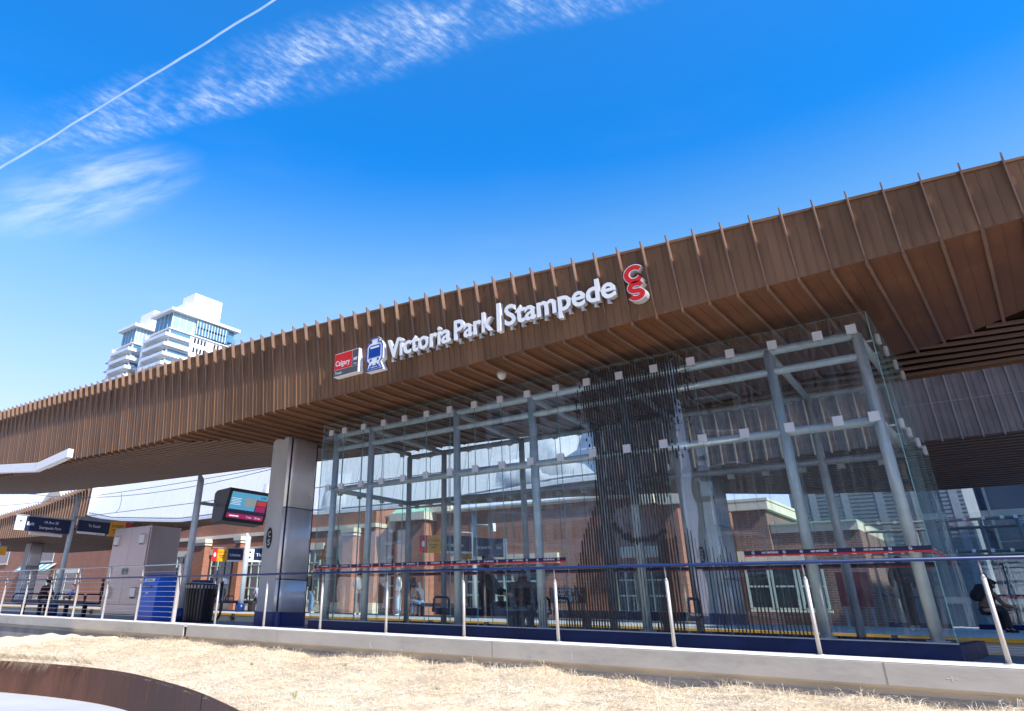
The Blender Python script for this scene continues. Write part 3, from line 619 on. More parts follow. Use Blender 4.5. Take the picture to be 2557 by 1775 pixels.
# station name
t = thing('station_name_sign', (-6.6, YS, 4.97), 'raised white letters of the station name on the brown fascia', 'sign')
for nm, txt, xa, xb, zb, hh, bold in (('word_victoria', 'Victoria', -9.05, -7.44, 4.97, .50, .022), ('word_park', 'Park', -7.35, -6.47, 4.97, .50, .022), ('word_stampede', 'Stampede', -6.22, -4.12, 4.97, .50, .022)):
    w = MB(); put_text(w, txt, (xa, YS, zb), EX, EZ, hh*1.08, width=xb-xa, mi=0, mside=1, depth=.10, bold=bold)
    v = np.array(w.v); v[:, 1] += .10; w.v = [tuple(q) for q in v]
    for xx in np.arange(xa+.12, xb, .23): w.box(xx-.012, xx+.012, YS+.02, YF, 4.915, 4.939, 1); w.box(xx-.022, xx+.022, YS+.03, YS+.06, 4.88, 4.975, 1)
    w.build(nm, [WHITEPAINT, LETSIDE], t, recalc=False)
w = MB(); w.box(-6.385, -6.305, YS, YS+.12, 4.90, 5.44); w.build('divider_bar', WHITEPAINT, t)
# emblem
t = thing('emblem_sign', (-3.8, YS, 4.85), 'red interlocking C and S letters with white edges right of the station name', 'sign')
def arc_stroke(pts, wd):
    L_, R_ = [], []
    for i, p in enumerate(pts):
        a = np.array(pts[max(i-1, 0)]); b = np.array(pts[min(i+1, len(pts)-1)]); d = (b-a)/np.linalg.norm(b-a); n = np.array([-d[1], d[0]])
        L_.append(np.array(p)+n*wd); R_.append(np.array(p)-n*wd)
    return L_, R_
def emblem_letter(name, pts):
    for nm, wd, dd, m, y in ((name, .052, .14, [WHITEPAINT, LETSIDE], YS), ('red_face', .038, .006, [SIGNRED, SIGNRED], YS-.005)):
        L_, R_ = arc_stroke(pts, wd); w = MB(); n = len(L_)
        A = [Vector((-3.79+p[0], y, 4.84+p[1])) for p in L_]; B = [Vector((-3.79+p[0], y, 4.84+p[1])) for p in R_]
        A2 = [p+EY*dd for p in A]; B2 = [p+EY*dd for p in B]
        w.grid([A, B], 0); w.grid([A2, B2], 1); w.grid([A, A2], 1); w.grid([B, B2], 1); w.add([A[0], B[0], B2[0], A2[0]], [(0, 1, 2, 3)], 1); w.add([A[-1], B[-1], B2[-1], A2[-1]], [(0, 1, 2, 3)], 1)
        o = w.build(nm, m, t if nm == name else par)
        if nm == name: par = o
th = np.linspace(R(38), R(322), 26)
emblem_letter('letter_c', [(.005+.125*math.cos(a), .40+.115*math.sin(a)) for a in th])
s1 = [(.01+.085*math.cos(a)*1.15, .175+.062*math.sin(a)) for a in np.linspace(R(15), R(270), 16)]
s2 = [(.01+.085*math.cos(a)*1.15, .051+.062*math.sin(a)) for a in np.linspace(R(90), R(-165), 16)]
emblem_letter('letter_s', s1+s2[1:])
# ceiling lamp below the soffit
c = at(1252, 905, 10.45); c.z = fb(c.x)-.0
t = thing('soffit_lamp', (c.x, c.y, c.z-.16), 'small grey dome lamp under the soffit below the station name', 'lamp')
w = MB(); w.lathe([(.02, 0), (.075, .0), (.09, -.02), (.09, -.05), (.075, -.10), (.04, -.135), (.0, -.145)], (c.x, c.y, c.z), 20); w.build('dome', mat('lamp_grey', (.5, .5, .48), .4), t)
w = MB(); w.lathe([(.0, .01), (.11, .01), (.11, -.012), (.0, -.012)], (c.x, c.y, c.z), 20); w.build('mounting_plate', SLAT, t)

# ------------------------------------------------------------------ glass shelter
SX0, SX1, SY0, SY1 = -12.26, -1.07, 10.80, 13.90
joints = [-11.535+.6135*k for k in range(17)]
def build_shelter():
    t = thing('glass_shelter', ((SX0+SX1)/2, (SY0+SY1)/2, -.02), 'large glass shelter with navy base and black line artwork on the near platform', 'shelter', 'glass platform shelters')
    w = MB(); b = .16
    for q in ((SX0-.02, SX1+.02, SY0-.02, SY0+.32), (SX0-.02, SX1+.02, SY1-.32, SY1+.02), (SX0-.02, SX0+.30, SY0+.32, SY1-.32), (SX1-.30, SX1+.02, SY0+.32, SY1-.32)):
        w.box(q[0], q[1], q[2], q[3], -.02, .168)
    w.build('plinth', NAVY, t, bevel=.006)
    w = MB(); w.box(SX0-.01, SX1+.01, SY0-.012, SY0+.03, .169, .185); w.build('sill_trim', GALVD, t)
    zt = 4.33
    def pane(xa, xb, ya, yb, za=.186, zb=zt):
        w = MB(); w.box(xa, xb, ya, yb, za, zb)
        me = w.build('glass_pane', [GLASS, GLASSEDGE], t)
        dx, dy = xb-xa, yb-ya
        for p in me.data.polygons:
            n = p.normal
            if abs(n.z) > .5 or (dx > dy and abs(n.x) > .5) or (dy > dx and abs(n.y) > .5): p.material_index = 1
        return me
    xs = [SX0]+joints+[SX1]
    for a, b in zip(xs[:-1], xs[1:]):
        pane(a+.004, b-.004, SY0, SY0+.013)
        pane(a+.004, b-.004, SY1-.013, SY1)
    ys = [SY0+.016, SY0+.66, SY0+1.3, SY1-1.0, SY1-.016]
    for a, b in ((ys[0], ys[1]), (ys[1], ys[2])):
        pane(SX1-.013, SX1, a+.004, b-.004); pane(SX0, SX0+.013, a+.004, b-.004)
    pane(SX1-.013, SX1, ys[2]+.004, ys[3]); pane(SX0, SX0+.013, ys[2]+.004, ys[3])
    pane(SX1-.013, SX1, ys[3]+.004, ys[4]); pane(SX0, SX0+.013, ys[3]+.004, ys[4])
    # tubes
    fx = [-12.03, -10.885, -8.48, -6.69, -4.88, -2.47, -1.28]; bx = [-12.03, -10.885, -8.6, -6.69, -5.05, -2.56, -1.28]
    for x in fx:
        w = MB(); w.tube([(x, SY0+.25, .168), (x, SY0+.25, 4.10)], .072, 16); w.tube([(x, SY0+.25, .185), (x, SY0+.25, .20)], .12, 16); w.build('post', GALV, t)
    for x in bx:
        w = MB(); w.tube([(x, SY1-.25, .168), (x, SY1-.25, 4.02)], .066, 16); w.build('post', GALV, t)
    for z, r in ((4.10, .062), (3.78, .055), (2.86, .062)):
        w = MB(); w.tube([(SX0+.23, SY0+.25, z), (SX1-.21, SY0+.25, z)], r, 14); w.build('rail', GALV, t)
    for z, r in ((4.02, .058), (2.86, .058)):
        w = MB(); w.tube([(SX0+.23, SY1-.25, z), (SX1-.21, SY1-.25, z)], r, 14); w.build('rail', GALVD, t)
    for z in (4.10, 2.86):
        for x in (SX0+.23, SX1-.21):
            w = MB(); w.tube([(x, SY0+.25, z), (x, SY1-.25, z)], .055, 12); w.build('rail', GALV, t)
    for x, x2 in zip(fx[1:-1], bx[1:-1]):
        w = MB(); w.tube([(x, SY0+.25, 4.08), (x2, SY1-.25, 4.0)], .055, 12); w.build('rafter', GALV, t)
    # patch clamps
    def clamp(c, n):
        c, n = Vector(c), Vector(n); s_ = n.cross(EZ); w = MB()
        w.obox(c+n*.012, s_*.064, n*.011, EZ*.064); w.obox(c-n*.03, s_*.05, n*.014, EZ*.05)
        w.tube([c-n*.04, c-n*.24], .016, 8); w.build('clamp', CLAMP, t)
    cx = [SX0+.29]+joints+[SX1-.22]
    for x in cx:
        for z in (4.11, 2.865):
            clamp((x, SY0, z), (0, -1, 0)); clamp((x, SY1, z-.04), (0, 1, 0))
    for y in ys[1:4]+[SY1-.3]:
        for z in (4.11, 2.865): clamp((SX1, y, z), (1, 0, 0)); clamp((SX0, y, z), (-1, 0, 0))
    # no smoking strips
    def nsicon(w, c, ex):
        c = Vector(c); ex = Vector(ex); ring_geo(w, c, ex, EZ, .019, .019, .004, 2, .001, 20); n = ex.cross(EZ)
        d = (ex*.7-EZ*.7); e = (ex*.7+EZ*.7); w.obox(c+n*.001, d*.016, e*.002, n*.0005, 2); w.obox(c+n*.001, ex*.011, EZ*.0025, n*.0005, 2); w.obox(c+n*.001-EZ*.044, ex*.022, EZ*.003, n*.0005, 2)
    def strip(xa, xb):
        w = MB(); y = SY0-.006
        w.box(xa, xb, y, SY0-.001, 1.190, 1.243, 0); w.box(xa, xb, y, SY0-.001, 1.168, 1.190, 1)
        x = xa+.12
        while x+.1 < xb:
            nsicon(w, (x, y-.001, 1.217), EX)
            if x+.45 < xb: put_text(w, 'NO SMOKING', (x+.115, y-.0015, 1.205), EX, EZ, .034, width=.21, mi=2, bold=.02)
            x += .40
            if x+.1 < xb: nsicon(w, (x, y-.001, 1.217), EX)
            x += .213
        return w.build('warning_strip', [SIGNNAVY, SIGNRED, SIGNWHITE], t)
    strip(-12.22, -6.05); strip(-3.24, SX1+.006)
    w = MB(); xx = SX1+.001; w.box(xx, xx+.005, SY0, SY1-.9, 1.190, 1.243, 0); w.box(xx, xx+.005, SY0, SY1-.9, 1.168, 1.190, 1)
    for y in np.arange(SY0+.1, SY1-1.2, .5):
        nsicon(w, (xx+.006, y, 1.217), EY); put_text(w, 'NO SMOKING', (xx+.0065, y+.11, 1.205), EY, EZ, .034, width=.21, mi=2, bold=.02)
    w.build('warning_strip', [SIGNNAVY, SIGNRED, SIGNWHITE], t)
    w = MB(); w.box(-12.2, SX1, SY1-.02, SY1-.014, 1.19, 1.24, 0); w.box(-12.2, SX1, SY1-.02, SY1-.014, 1.168, 1.19, 1); w.build('warning_strip', [SIGNNAVY, SIGNRED], t)
    return t
shelter = build_shelter()

# artwork printed on the front glass: upright black lines that thicken and thin out into a figure
def project(p):
    d = Vector(p)-CAM; z = d.dot(_f); return PPX+FPX*d.dot(_r)/z, PPY-FPX*d.dot(_u)/z
def inside(x, y, poly):
    r = False; n = len(poly); j = n-1
    for i in range(n):
        xi, yi = poly[i]; xj, yj = poly[j]
        if (yi > y) != (yj > y) and x < (xj-xi)*(y-yi)/(yj-yi)+xi: r = not r
        j = i
    return r
def to_glass(poly): return [(at(x, y, SY0).x, at(x, y, SY0).z) for x, y in poly]
HEAD = to_glass([(1478, 915), (1520, 885), (1600, 862), (1665, 868), (1690, 930), (1697, 985), (1672, 1040), (1668, 1085), (1672, 1229), (1655, 1262), (1600, 1258), (1540, 1268), (1528, 1300), (1542, 1380), (1552, 1590), (1405, 1590), (1434, 1463), (1445, 1405), (1452, 1350), (1486, 1264), (1486, 1120), (1468, 1060), (1450, 1010), (1458, 965)])
FACE = to_glass([(1540, 1268), (1600, 1258), (1655, 1262), (1672, 1229), (1693, 1360), (1700, 1446), (1712, 1590), (1552, 1590), (1542, 1380), (1528, 1300)])
CHIN = to_glass([(1528, 1300), (1560, 1330), (1592, 1344), (1630, 1338), (1668, 1318), (1668, 1330), (1632, 1352), (1590, 1358), (1556, 1344), (1528, 1316)])
MANE = to_glass([(1640, 1345), (1690, 1340), (1712, 1590), (1640, 1590), (1655, 1480)])
def hsh(a, b): return (math.sin(a*127.1+b*311.7)*43758.5453) % 1.0
w = MB(); pitch = .047
for k in range(int(5.2/pitch)):
    X = -7.0+k*pitch; rows = []
    zs = np.arange(.215, 4.30, .035)
    for z in zs:
        j = .03*(hsh(k, 1)-.5); d = 0.0
        n = .5+.25*math.sin(z*9+k*1.7)+.25*math.sin(z*23+k*2.9)
        if inside(X, z+j, HEAD): d = .46+.34*n*(1 if z > 2.9 else .8)
        elif inside(X, z+j, CHIN): d = .8
        elif inside(X, z+j, MANE): d = .45+.25*n
        elif inside(X, z+j, FACE): d = .10+.22*n
        # ragged hair edge
        if d == 0 and z > 2.6 and ((inside(X+.16, z, HEAD) and hsh(k*3.1, round(z/.05)) > .55) or (inside(X-.18, z, HEAD) and hsh(k*3.1, round(z/.05)) > .45) or (inside(X-.36, z, HEAD) and hsh(k*2.3, round(z/.05)) > .72)): d = .55*n+.12
        rows.append(d)
    # grass-like lines at the right
    if X > -4.05:
        u = (X+4.05)/1.55
        if u < 1.0:
            topz = 1.55-.95*u+.22*hsh(k, 7)-.1
            for i, z in enumerate(zs):
                if z < topz: rows[i] = max(rows[i], (.20+.22*min(1, (topz-z)/.5)) if hsh(k, 3) > .25 else .10)
    elif X < -6.05 and X > -6.75:
        topz = .55+.5*((X+6.75)/.7)*hsh(k, 9)
        for i, z in enumerate(zs):
            if z < topz: rows[i] = max(rows[i], .2)
    y = SY0-.0025; i = 0
    while i < len(rows):
        if rows[i] <= 0: i += 1; continue
        j = i
        while j < len(rows) and rows[j] > 0: j += 1
        P = [[(X-rows[q]*pitch*.5, y, zs[q]), (X+rows[q]*pitch*.5, y, zs[q])] for q in range(i, j)]
        P = [[(P[0][0][0]*.5+P[0][1][0]*.5-.002, y, zs[i]-.016), (P[0][0][0]*.5+P[0][1][0]*.5+.002, y, zs[i]-.016)]]+P+[[(X-.002, y, zs[j-1]+.016), (X+.002, y, zs[j-1]+.016)]]
        w.grid(P); i = j
w.build('line_artwork', FRIT, shelter, recalc=False)

# ------------------------------------------------------------------ platform railing
PX = [-31.7+1.825*k for k in range(9)]            # flat posts of the cable guard, the last is the terminal post at -17.0
PX = [-17.0-1.82*k for k in range(8)][::-1]
t = thing('cable_guardrail', (-23.5, 10.5, 0), 'steel cable guardrail with flat posts at the left end of the platform wall', 'railing')
for i, x in enumerate(PX):
    last = i == len(PX)-1; h = .045 if last else .03
    w = MB(); w.box(x-.006-(.02 if last else 0), x+.006+(.02 if last else 0), 10.5-h, 10.5+h, .004, 1.355); w.box(x-.05, x+.05, 10.44, 10.56, .003, .014); w.build('post', POSTM, t)
for k in range(10):
    z = .12+k*.119; w = MB(); w.tube([(PX[0], 10.5, z), (PX[-1], 10.5, z)], .0045, 6)
    w.tube([(-17.22, 10.5, z), (-17.0, 10.5, z)], .010, 8)
    w.build('cable', STEELD, t)
w = MB(); w.tube([(PX[0]-.5, 10.5, 1.36), (PX[-1]+.04, 10.5, 1.36)], .017, 10); w.build('top_rail', STEELD, t)
t = thing('handrail', (-8, 10.5, 0), 'long blue handrail on round steel posts in front of the glass shelter', 'handrail')
w = MB(); w.tube([(-34, 10.47, 1.065), (8, 10.47, 1.065)], .021, 12); w.build('rail', mat('handrail_blue', (.006, .024, .115), .35, 0, .1, 3), t)
for k in range(11):
    x = -15.22+1.823*k
    w = MB(); w.tube([(x, 10.5, .004), (x, 10.5, .86)], .025, 14); w.tube([(x, 10.5, .86), (x, 10.5, .90)], [.025, .011], 12); w.tube([(x, 10.5, .90), (x, 10.485, 1.05)], .009, 8)
    w.tube([(x, 10.5, .003), (x, 10.5, .014)], .055, 16); w.build('post', POSTM, t)
for x in PX[:-1]:
    w = MB(); w.tube([(x, 10.5, .95), (x+.03, 10.46, .93), (x+.03, 10.45, 1.0), (x+.0, 10.47, 1.05)], .009, 8); w.build('bracket', STEELD, t)

# ------------------------------------------------------------------ sign poles and overhead signs on the near platform
def slant_pole(mb, x, y, z0, z1, r, mi=0, n=16, cut=.35):
    A = [Vector((x+r*math.cos(2*math.pi*k/n), y+r*math.sin(2*math.pi*k/n), z0)) for k in range(n)]
    B = [Vector((p.x, p.y, z1-cut*(p.x-x+r)/(2*r))) for p in A]
    mb.add(A+B, [(k, (k+1) % n, n+(k+1) % n, n+k) for k in range(n)], mi, True); mb.add(A, [tuple(range(n))], mi); mb.add(B, [tuple(range(n))], mi)
def pole(name, x, y, z0, h, label, group, r=.085):
    t = thing(name, (x, y, z0), label, 'pole', group)
    w = MB(); slant_pole(w, x, y, z0+.02, z0+h, r, cut=.28); w.build('shaft', GALV, t)
    w = MB(); w.tube([(x, y, z0), (x, y, z0+.34)], r*1.55, 16); w.build('base_sleeve', NAVYB, t)
    return t
def sign_blade(mb, X, ya, yb, za, zb, mi, th=.035): mb.box(X-th, X+th, ya, yb, za, zb, mi)
POLES = 'slanted top poles on the platforms'
xp, yp = -26.4, 11.65
pole('sign_pole', xp, yp, -.02, 4.1, 'grey pole holding the exit and danger signs on the near platform', POLES)
XS = xp+.10
t = thing('exit_sign', (XS, 10.6, 2.6), 'navy exit sign with white arrow panel left of its pole', 'sign', 'overhead platform signs')
w = MB(); w.box(XS-.05, XS+.05, 9.66, 11.52, 2.60, 3.06); w.build('panel', SIGNNAVY, t); 
w = MB(); w.box(XS-.07, XS+.07, 9.62, 11.70, 3.062, 3.10); w.build('frame', GALVD, t)
w = MB(); w.box(XS+.0502, XS+.056, 9.66, 9.99, 2.60, 3.06); ap = w.build('arrow_panel', SIGNWHITE, t)
w = MB(); o = Vector((XS+.058, 9.82, 2.83))
w.obox(o, EY*.010, EZ*.09, EX*.001); w.obox(o+Vector((0, -.032, .058)), Vector((0, .04, .04)), Vector((0, -.008, .008)), EX*.001); w.obox(o+Vector((0, .032, .058)), Vector((0, .04, -.04)), Vector((0, .008, .008)), EX*.001); w.build('arrow', SIGNNAVY, ap)
w = MB(); put_text(w, 'Exit', (XS+.053, 10.05, 2.78), EY, EZ, .155, width=.235, bold=.01); put_text(w, '14 Ave SE', (XS+.053, 10.62, 2.88), EY, EZ, .125, width=.48); put_text(w, 'Stampede Park', (XS+.053, 10.47, 2.70), EY, EZ, .125, width=.76); w.build('lettering', SIGNWHITE, t)
w = MB(); w.box(XS-.25, XS-.15, 10.3, 11.4, 2.50, 2.585); w.build('rear_light_box', WHITEPAINT, t)
t = thing('danger_sign', (XS, 12.7, 2.7), 'navy and yellow danger sign with a red end right of its pole', 'sign', 'overhead platform signs')
w = MB(); w.box(XS-.05, XS+.05, 11.79, 12.98, 2.72, 3.12); w.build('panel', SIGNNAVY, t)
w = MB(); w.box(XS-.07, XS+.07, 11.62, 13.86, 3.20, 3.235); w.box(XS-.05, XS+.05, 11.79, 12.98, 3.121, 3.20); w.build('frame', GALVD, t)
w = MB(); w.box(XS+.0502, XS+.056, 11.79, 12.84, 2.66, 2.735); w.build('white_band', SIGNWHITE, t)
w = MB(); put_text(w, 'To South', (XS+.053, 12.17, 2.91), EY, EZ, .135, width=.45, bold=.005); w.build('lettering', SIGNWHITE, t)
w = MB(); put_text(w, 'RED LINE', (XS+.0575, 12.52, 2.675), EY, EZ, .042, width=.22); w.build('line_name', SIGNNAVY, t)
w = MB(); w.box(XS-.05, XS+.05, 12.985, 13.58, 2.66, 3.20); yp_ = w.build('yellow_panel', SIGNYEL, t)
w = MB(); put_text(w, 'DANGER!', (XS+.053, 13.06, 2.98), EY, EZ, .145, width=.46, bold=.008); w.box(XS+.0505, XS+.053, 13.09, 13.47, 2.875, 2.90); w.box(XS+.0505, XS+.053, 13.16, 13.40, 2.785, 2.81); w.build('lettering', mat('sign_black', (.03, .025, .02), .5), yp_)
w = MB(); w.box(XS-.05, XS+.05, 13.585, 13.84, 2.66, 3.20); w.build('red_panel', SIGNRED, t)
# leftmost sign half out of the picture
q = atx(0, 1375, -31)
t = thing('hanging_sign', (-31, q.y, 2.3), 'yellow sign cut off at the left edge of the photo', 'sign', 'overhead platform signs')
a = atx(17, 1366, -31); b = atx(10, 1386, -31)
w = MB(); w.box(-31.05, -30.95, a.y-1.6, a.y, b.z, a.z); w.build('panel', SIGNYEL, t)
w = MB(); w.box(-31.05, -30.95, a.y-1.6, a.y, a.z+.002, a.z+.04); w.build('frame', GALVD, t)
t = thing('sign_pole', (-31, a.y-.25, -.02), 'pale grey pole under the yellow sign at the left edge', 'pole', POLES)
w = MB(); slant_pole(w, -31, a.y-.30, -.01, b.z+.5, .085); w.build('shaft', GALV, t)
w = MB(); w.tube([(-31, a.y-.3, -.02), (-31, a.y-.3, .32)], .13, 14); w.build('base_sleeve', NAVYB, t)
# display pole and screen
xp, yp = -18.75, 11.8
pole('display_pole', xp, yp, -.02, 4.02, 'grey pole holding the train display screen behind the black bin', POLES, r=.10)
t = thing('display_screen', (-18.2, 13.0, 2.7), 'tilted black train information screen with coloured timetable page', 'screen')
w = MB()     # wedge-shaped housing, screen tilted down
A = [(-.62, -.02), (-.62, .80), (-.5, .88), (.16, .92), (-.10, .0), (-.5, -.06)]
o = Vector((-18.15, 12.36, 2.70))
w.prism(A, o, EX, EZ, EY*1.50); w.build('housing', mat('screen_housing', (.10, .10, .115), .4), t, bevel=.006)
ez = Vector((.26, 0, .92)).normalized(); nx_ = EY.cross(ez).normalized(); h = .956
so2 = o+Vector((-.10, 0, 0))+nx_*.002
w = MB(); w.obox(so2+EY*.75+ez*h*.5+nx_*.02, EY*.75, ez*h*.5, nx_*.02); w.build('bezel', mat('bezel_black', (.012, .012, .016), .25), t)
def srect(a, b, c, d, m, nm, dz=.0):
    w = MB(); w.obox(so2+EY*((a+b)/2)+ez*((c+d)/2)+nx_*(.042+dz), EY*((b-a)/2), ez*((d-c)/2), nx_*.001); return w.build(nm, m, t)
srect(.07, 1.43, .09, .88, SCREENK, 'page_background'); srect(.09, 1.02, .36, .86, SCREEN, 'page_blue', .002); srect(.62, 1.02, .48, .72, SCREENP, 'page_map', .004)
srect(1.02, 1.42, .70, .86, SCREEN, 'page_header', .002); w = MB(); put_text(w, '2:54', so2+nx_*.0475+EY*1.15+ez*.75, EY, ez, .10, width=.20, bold=.01); w.build('clock_text', MATS['sign_black'], t)
srect(1.05, 1.42, .54, .68, SCREENR, 'page_red', .002); srect(1.05, 1.42, .36, .52, SCREENM, 'page_photo', .002); srect(.09, 1.42, .11, .24, SCREENM, 'page_banner', .002)
w = MB(); sp_ = so2+nx_*.0475
put_text(w, '7 min', sp_+EY*.80+ez*.145, EY, ez, .08, width=.19); put_text(w, '20 min', sp_+EY*1.10+ez*.145, EY, ez, .08, width=.22)
for k in range(5): w.obox(sp_+EY*.30+ez*(.68-.045*k), EY*(.15 if k % 2 else .18), ez*.006, nx_*.0005)
w.obox(sp_+EY*.35+ez*.17, EY*.17, ez*.018, nx_*.0005); w.build('page_text', SCREENW, t)
w = MB(); w.obox((-18.66, 12.2, 3.15), (.03, 0, 0), (0, .32, 0), (0, 0, .045)); w.build('bracket_arm', GALVD, t)

# ------------------------------------------------------------------ cabinet, bins
t = thing('equipment_cabinet', (-22.2, 12.3, -.02), 'tall stainless steel equipment cabinet with double doors', 'cabinet')
x0, x1, y0, y1, z1 = -23.42, -21.12, 11.8, 12.85, 2.66
w = MB(); w.box(x0, x1, y0, y1, .10, z1); w.build('body', CABST, t, bevel=.012)
w = MB(); w.box(x0+.05, x1-.05, y0+.04, y1-.04, -.02, .10); w.build('plinth', GALVD, t)
xm = (x0+x1)/2+.02
for a, b in ((x0+.05, xm-.006), (xm+.006, x1-.05)):
    w = MB(); w.box(a, b, y0-.03, y0-.002, .38, z1-.06); d = w.build('door', CABST, t, bevel=.006)
    for zc in (z1-.42, .70):
        w = MB(); xc = a+.30 if a < xm-.1 else b-.30; 
        w.prism([(0, 0), (-.06, .05), (-.06, .30), (0, .33)], (xc-.15, y0-.03, zc-.15), EY, EZ, EX*.30); w.build('louvre_hood', STEELD, d)
    w = MB(); hx = b-.10 if a < xm-.1 else a+.10; w.obox((hx, y0-.045, 1.33), (.045, 0, 0), (0, .016, 0), (0, 0, .09)); w.obox((hx, y0-.066, 1.33), (.012, 0, 0), (0, .006, 0), (0, 0, .06)); w.build('handle', GALVD, d)
w = MB()
for k in range(6): w.box(x0+.06, x1-.06, y0-.012, y0-.002, .13+k*.038, .15+k*.038)
w.build('base_grille', STEELD, t)
for x, y in ((x1-.2, y0+.08), (x1-.2, y1-.1), (x0+.2, y0+.08)):
    w = MB(); a = [(x+.03*math.cos(q), y, z1+.045+.035*math.sin(q)) for q in np.linspace(-1.2, 4.34, 14)]; w.tube(a, .007, 6); w.build('lifting_eye', GALVD, t)
t = thing('recycling_bin', (-19.75, 11.75, -.02), 'tall blue recycling bin with black slot and white label', 'bin', 'blue bins')
x0, x1, y0, y1 = -20.35, -19.50, 11.35, 12.0
def bin_body(w, x0, x1, y0, y1, zt):
    pf = [(y0, -.01), (y0+.02, zt-.32), (y0+.05, zt-.10), (y0+.16, zt-.01), (y0+.30, zt), (y1, zt), (y1, -.01)]
    w.prism(pf, (x0, 0, 0), EY, EZ, EX*(x1-x0))
w = MB(); bin_body(w, x0, x1, y0, y1, 1.20); w.build('body', BLUEBIN, t, bevel=.02)
w = MB(); w.obox(((x0+x1)/2-.02, y0+.006, .86), (.17, 0, 0), (0, .02, 0), (0, 0, .028)); w.build('slot', BLACK, t)
w = MB(); w.obox(((x0+x1)/2-.02, y0+.022, 1.035), (.27, 0, 0), Vector((0, .006, .0)), Vector((0, .012, .045))); lb = w.build('label', SIGNWHITE, t)
w = MB(); put_text(w, 'RECYCLING', ((x0+x1)/2-.02, y0+.010, 1.018), EX, EZ, .055, width=.34, align='C', bold=.02); w.build('lettering', mat('sign_black', ()), lb)
w = MB(); w.obox(((x0+x1)/2-.06, y0+.012, .70), (.07, 0, 0), (0, .004, 0), (0, 0, .022)); w.build('sticker', GALV, t)
t = thing('recycling_bin', (-18.7, 12.7, -.02), 'dark navy bin half hidden behind the grey display pole', 'bin', 'blue bins')
xa_, xb_ = at(470, 1450, 12.55).x, at(494, 1450, 12.55).x
w = MB(); bin_body(w, xa_, xb_, 12.55, 13.1, 1.10); w.build('body', NAVYB, t, bevel=.02)
w = MB(); w.obox(((xa_+xb_)/2+.08, 12.56, .93), (.10, 0, 0), (0, .02, 0), (0, 0, .055)); w.build('label', SIGNWHITE, t)
w = MB(); w.obox(((xa_+xb_)/2, 12.555, .74), (.12, 0, 0), (0, .02, 0), (0, 0, .028)); w.build('slot', BLACK, t)
t = thing('litter_bin', (-17.62, 11.6, -.02), 'round black slatted litter bin with a ring on its side', 'bin')
cx, cy_ = -17.66, 11.62
w = MB(); n = 30
for k in range(n):
    a = 2*math.pi*k/n; d = Vector((math.cos(a), math.sin(a), 0)); tt = Vector((-d.y, d.x, 0))
    P0 = Vector((cx, cy_, .03))+d*.37; P1 = Vector((cx, cy_, .80))+d*.42; P2 = Vector((cx, cy_, .90))+d*.45
    for p, q in ((P0, P1), (P1, P2)): w.obox((p+q)/2, tt*.026, (q-p)/2, d*.006)
w.build('slats', BLACK, t)
w = MB(); w.lathe([(.0, .0), (.35, .0), (.355, .74), (.0, .74)], (cx, cy_, 0), 28); w.build('liner', BLACKM, t)
w = MB(); w.lathe([(.40, .80), (.455, .90), (.44, .93), (.30, .955), (.28, .94), (.28, .88)], (cx, cy_, 0), 32); w.build('lid', BLACK, t)
w = MB()
for k in range(30):
    a0, a1 = 2*math.pi*(k+.12)/30, 2*math.pi*(k+.62)/30
    w.add([(cx+.462*math.cos(a0), cy_+.462*math.sin(a0), .90), (cx+.462*math.cos(a1), cy_+.462*math.sin(a1), .90), (cx+.435*math.cos(a1), cy_+.435*math.sin(a1), .815), (cx+.435*math.cos(a0), cy_+.435*math.sin(a0), .815)], [(0, 1, 2, 3)])
w.build('lid_stripes', STRIPE, t)
w = MB(); dx = Vector((.84, .54, 0)).normalized(); c = Vector((cx, cy_, .34))+dx*.43
w.tube([c+dx*(.20*math.cos(a))+EZ*(.32*math.sin(a)) for a in np.linspace(-2.1, 2.1, 20)], .032, 10); w.build('side_ring', BLACK, t)

# ------------------------------------------------------------------ benches
def bench(x, y, z, L, label, rz=0.0, arms=(0, .5, 1), group='navy platform benches', legs=2):
    t = thing('bench', (x, y, z), label, 'bench', group, rz)
    def bb(f, nm, m, **k): w = MB(); f(w); return w.build(nm, m, t, loc=(0, 0, 0), **k)
    bb(lambda w: w.prism([(-.26, .44), (-.24, .47), (.2, .455), (.26, .475), (.26, .45), (.2, .425), (-.22, .43)], (-L/2, 0, 0), EY, EZ, EX*L), 'seat', STEELD)
    bb(lambda w: (w.box(-L/2-.02, L/2+.02, -.285, -.262, .40, .48), w.box(-L/2-.02, L/2+.02, .262, .285, .40, .48), w.box(-L/2, L/2, -.2, .2, .35, .42)), 'seat_frame', NAVY)
    for a in arms:
        xx = -L/2+L*a
        P = [(xx, -.25, .46), (xx, -.24, .64), (xx, -.18, .68), (xx, .18, .68), (xx, .24, .64), (xx, .25, .46)]
        bb(lambda w: w.tube(P, .024, 10), 'armrest', NAVY)
    for a in ([.2, .8] if legs == 2 else np.linspace(.12, .88, legs)):
        xx = -L/2+L*a
        bb(lambda w: (w.box(xx-.05, xx+.05, -.06, .06, 0, .36), w.box(xx-.09, xx+.09, -.2, .2, 0, .015)), 'leg', NAVY)
    return t
b = at(62, 1502, 11.7)
bench(-28.0, 11.55, -.02, 2.3, 'navy bench left of the grey sign pole behind the cable rail')
bench(-25.05, 11.75, -.02, 2.2, 'navy bench between the sign pole and the steel cabinet')
bench(-8.55, 12.15, -.02, 2.4, 'bench inside the shelter under the man in the cap', arms=(0, 1))
bench(-5.75, 12.15, -.02, 2.4, 'bench inside the shelter behind the black line artwork', arms=(0, 1))
q = at(595, 1500, 22.6)
bench(q.x-1.0, 22.8, .19, 2.2, 'far platform bench left of the far sign pole')
bench(q.x+1.4, 22.8, .19, 2.2, 'far platform bench right of the far sign pole beside the column')
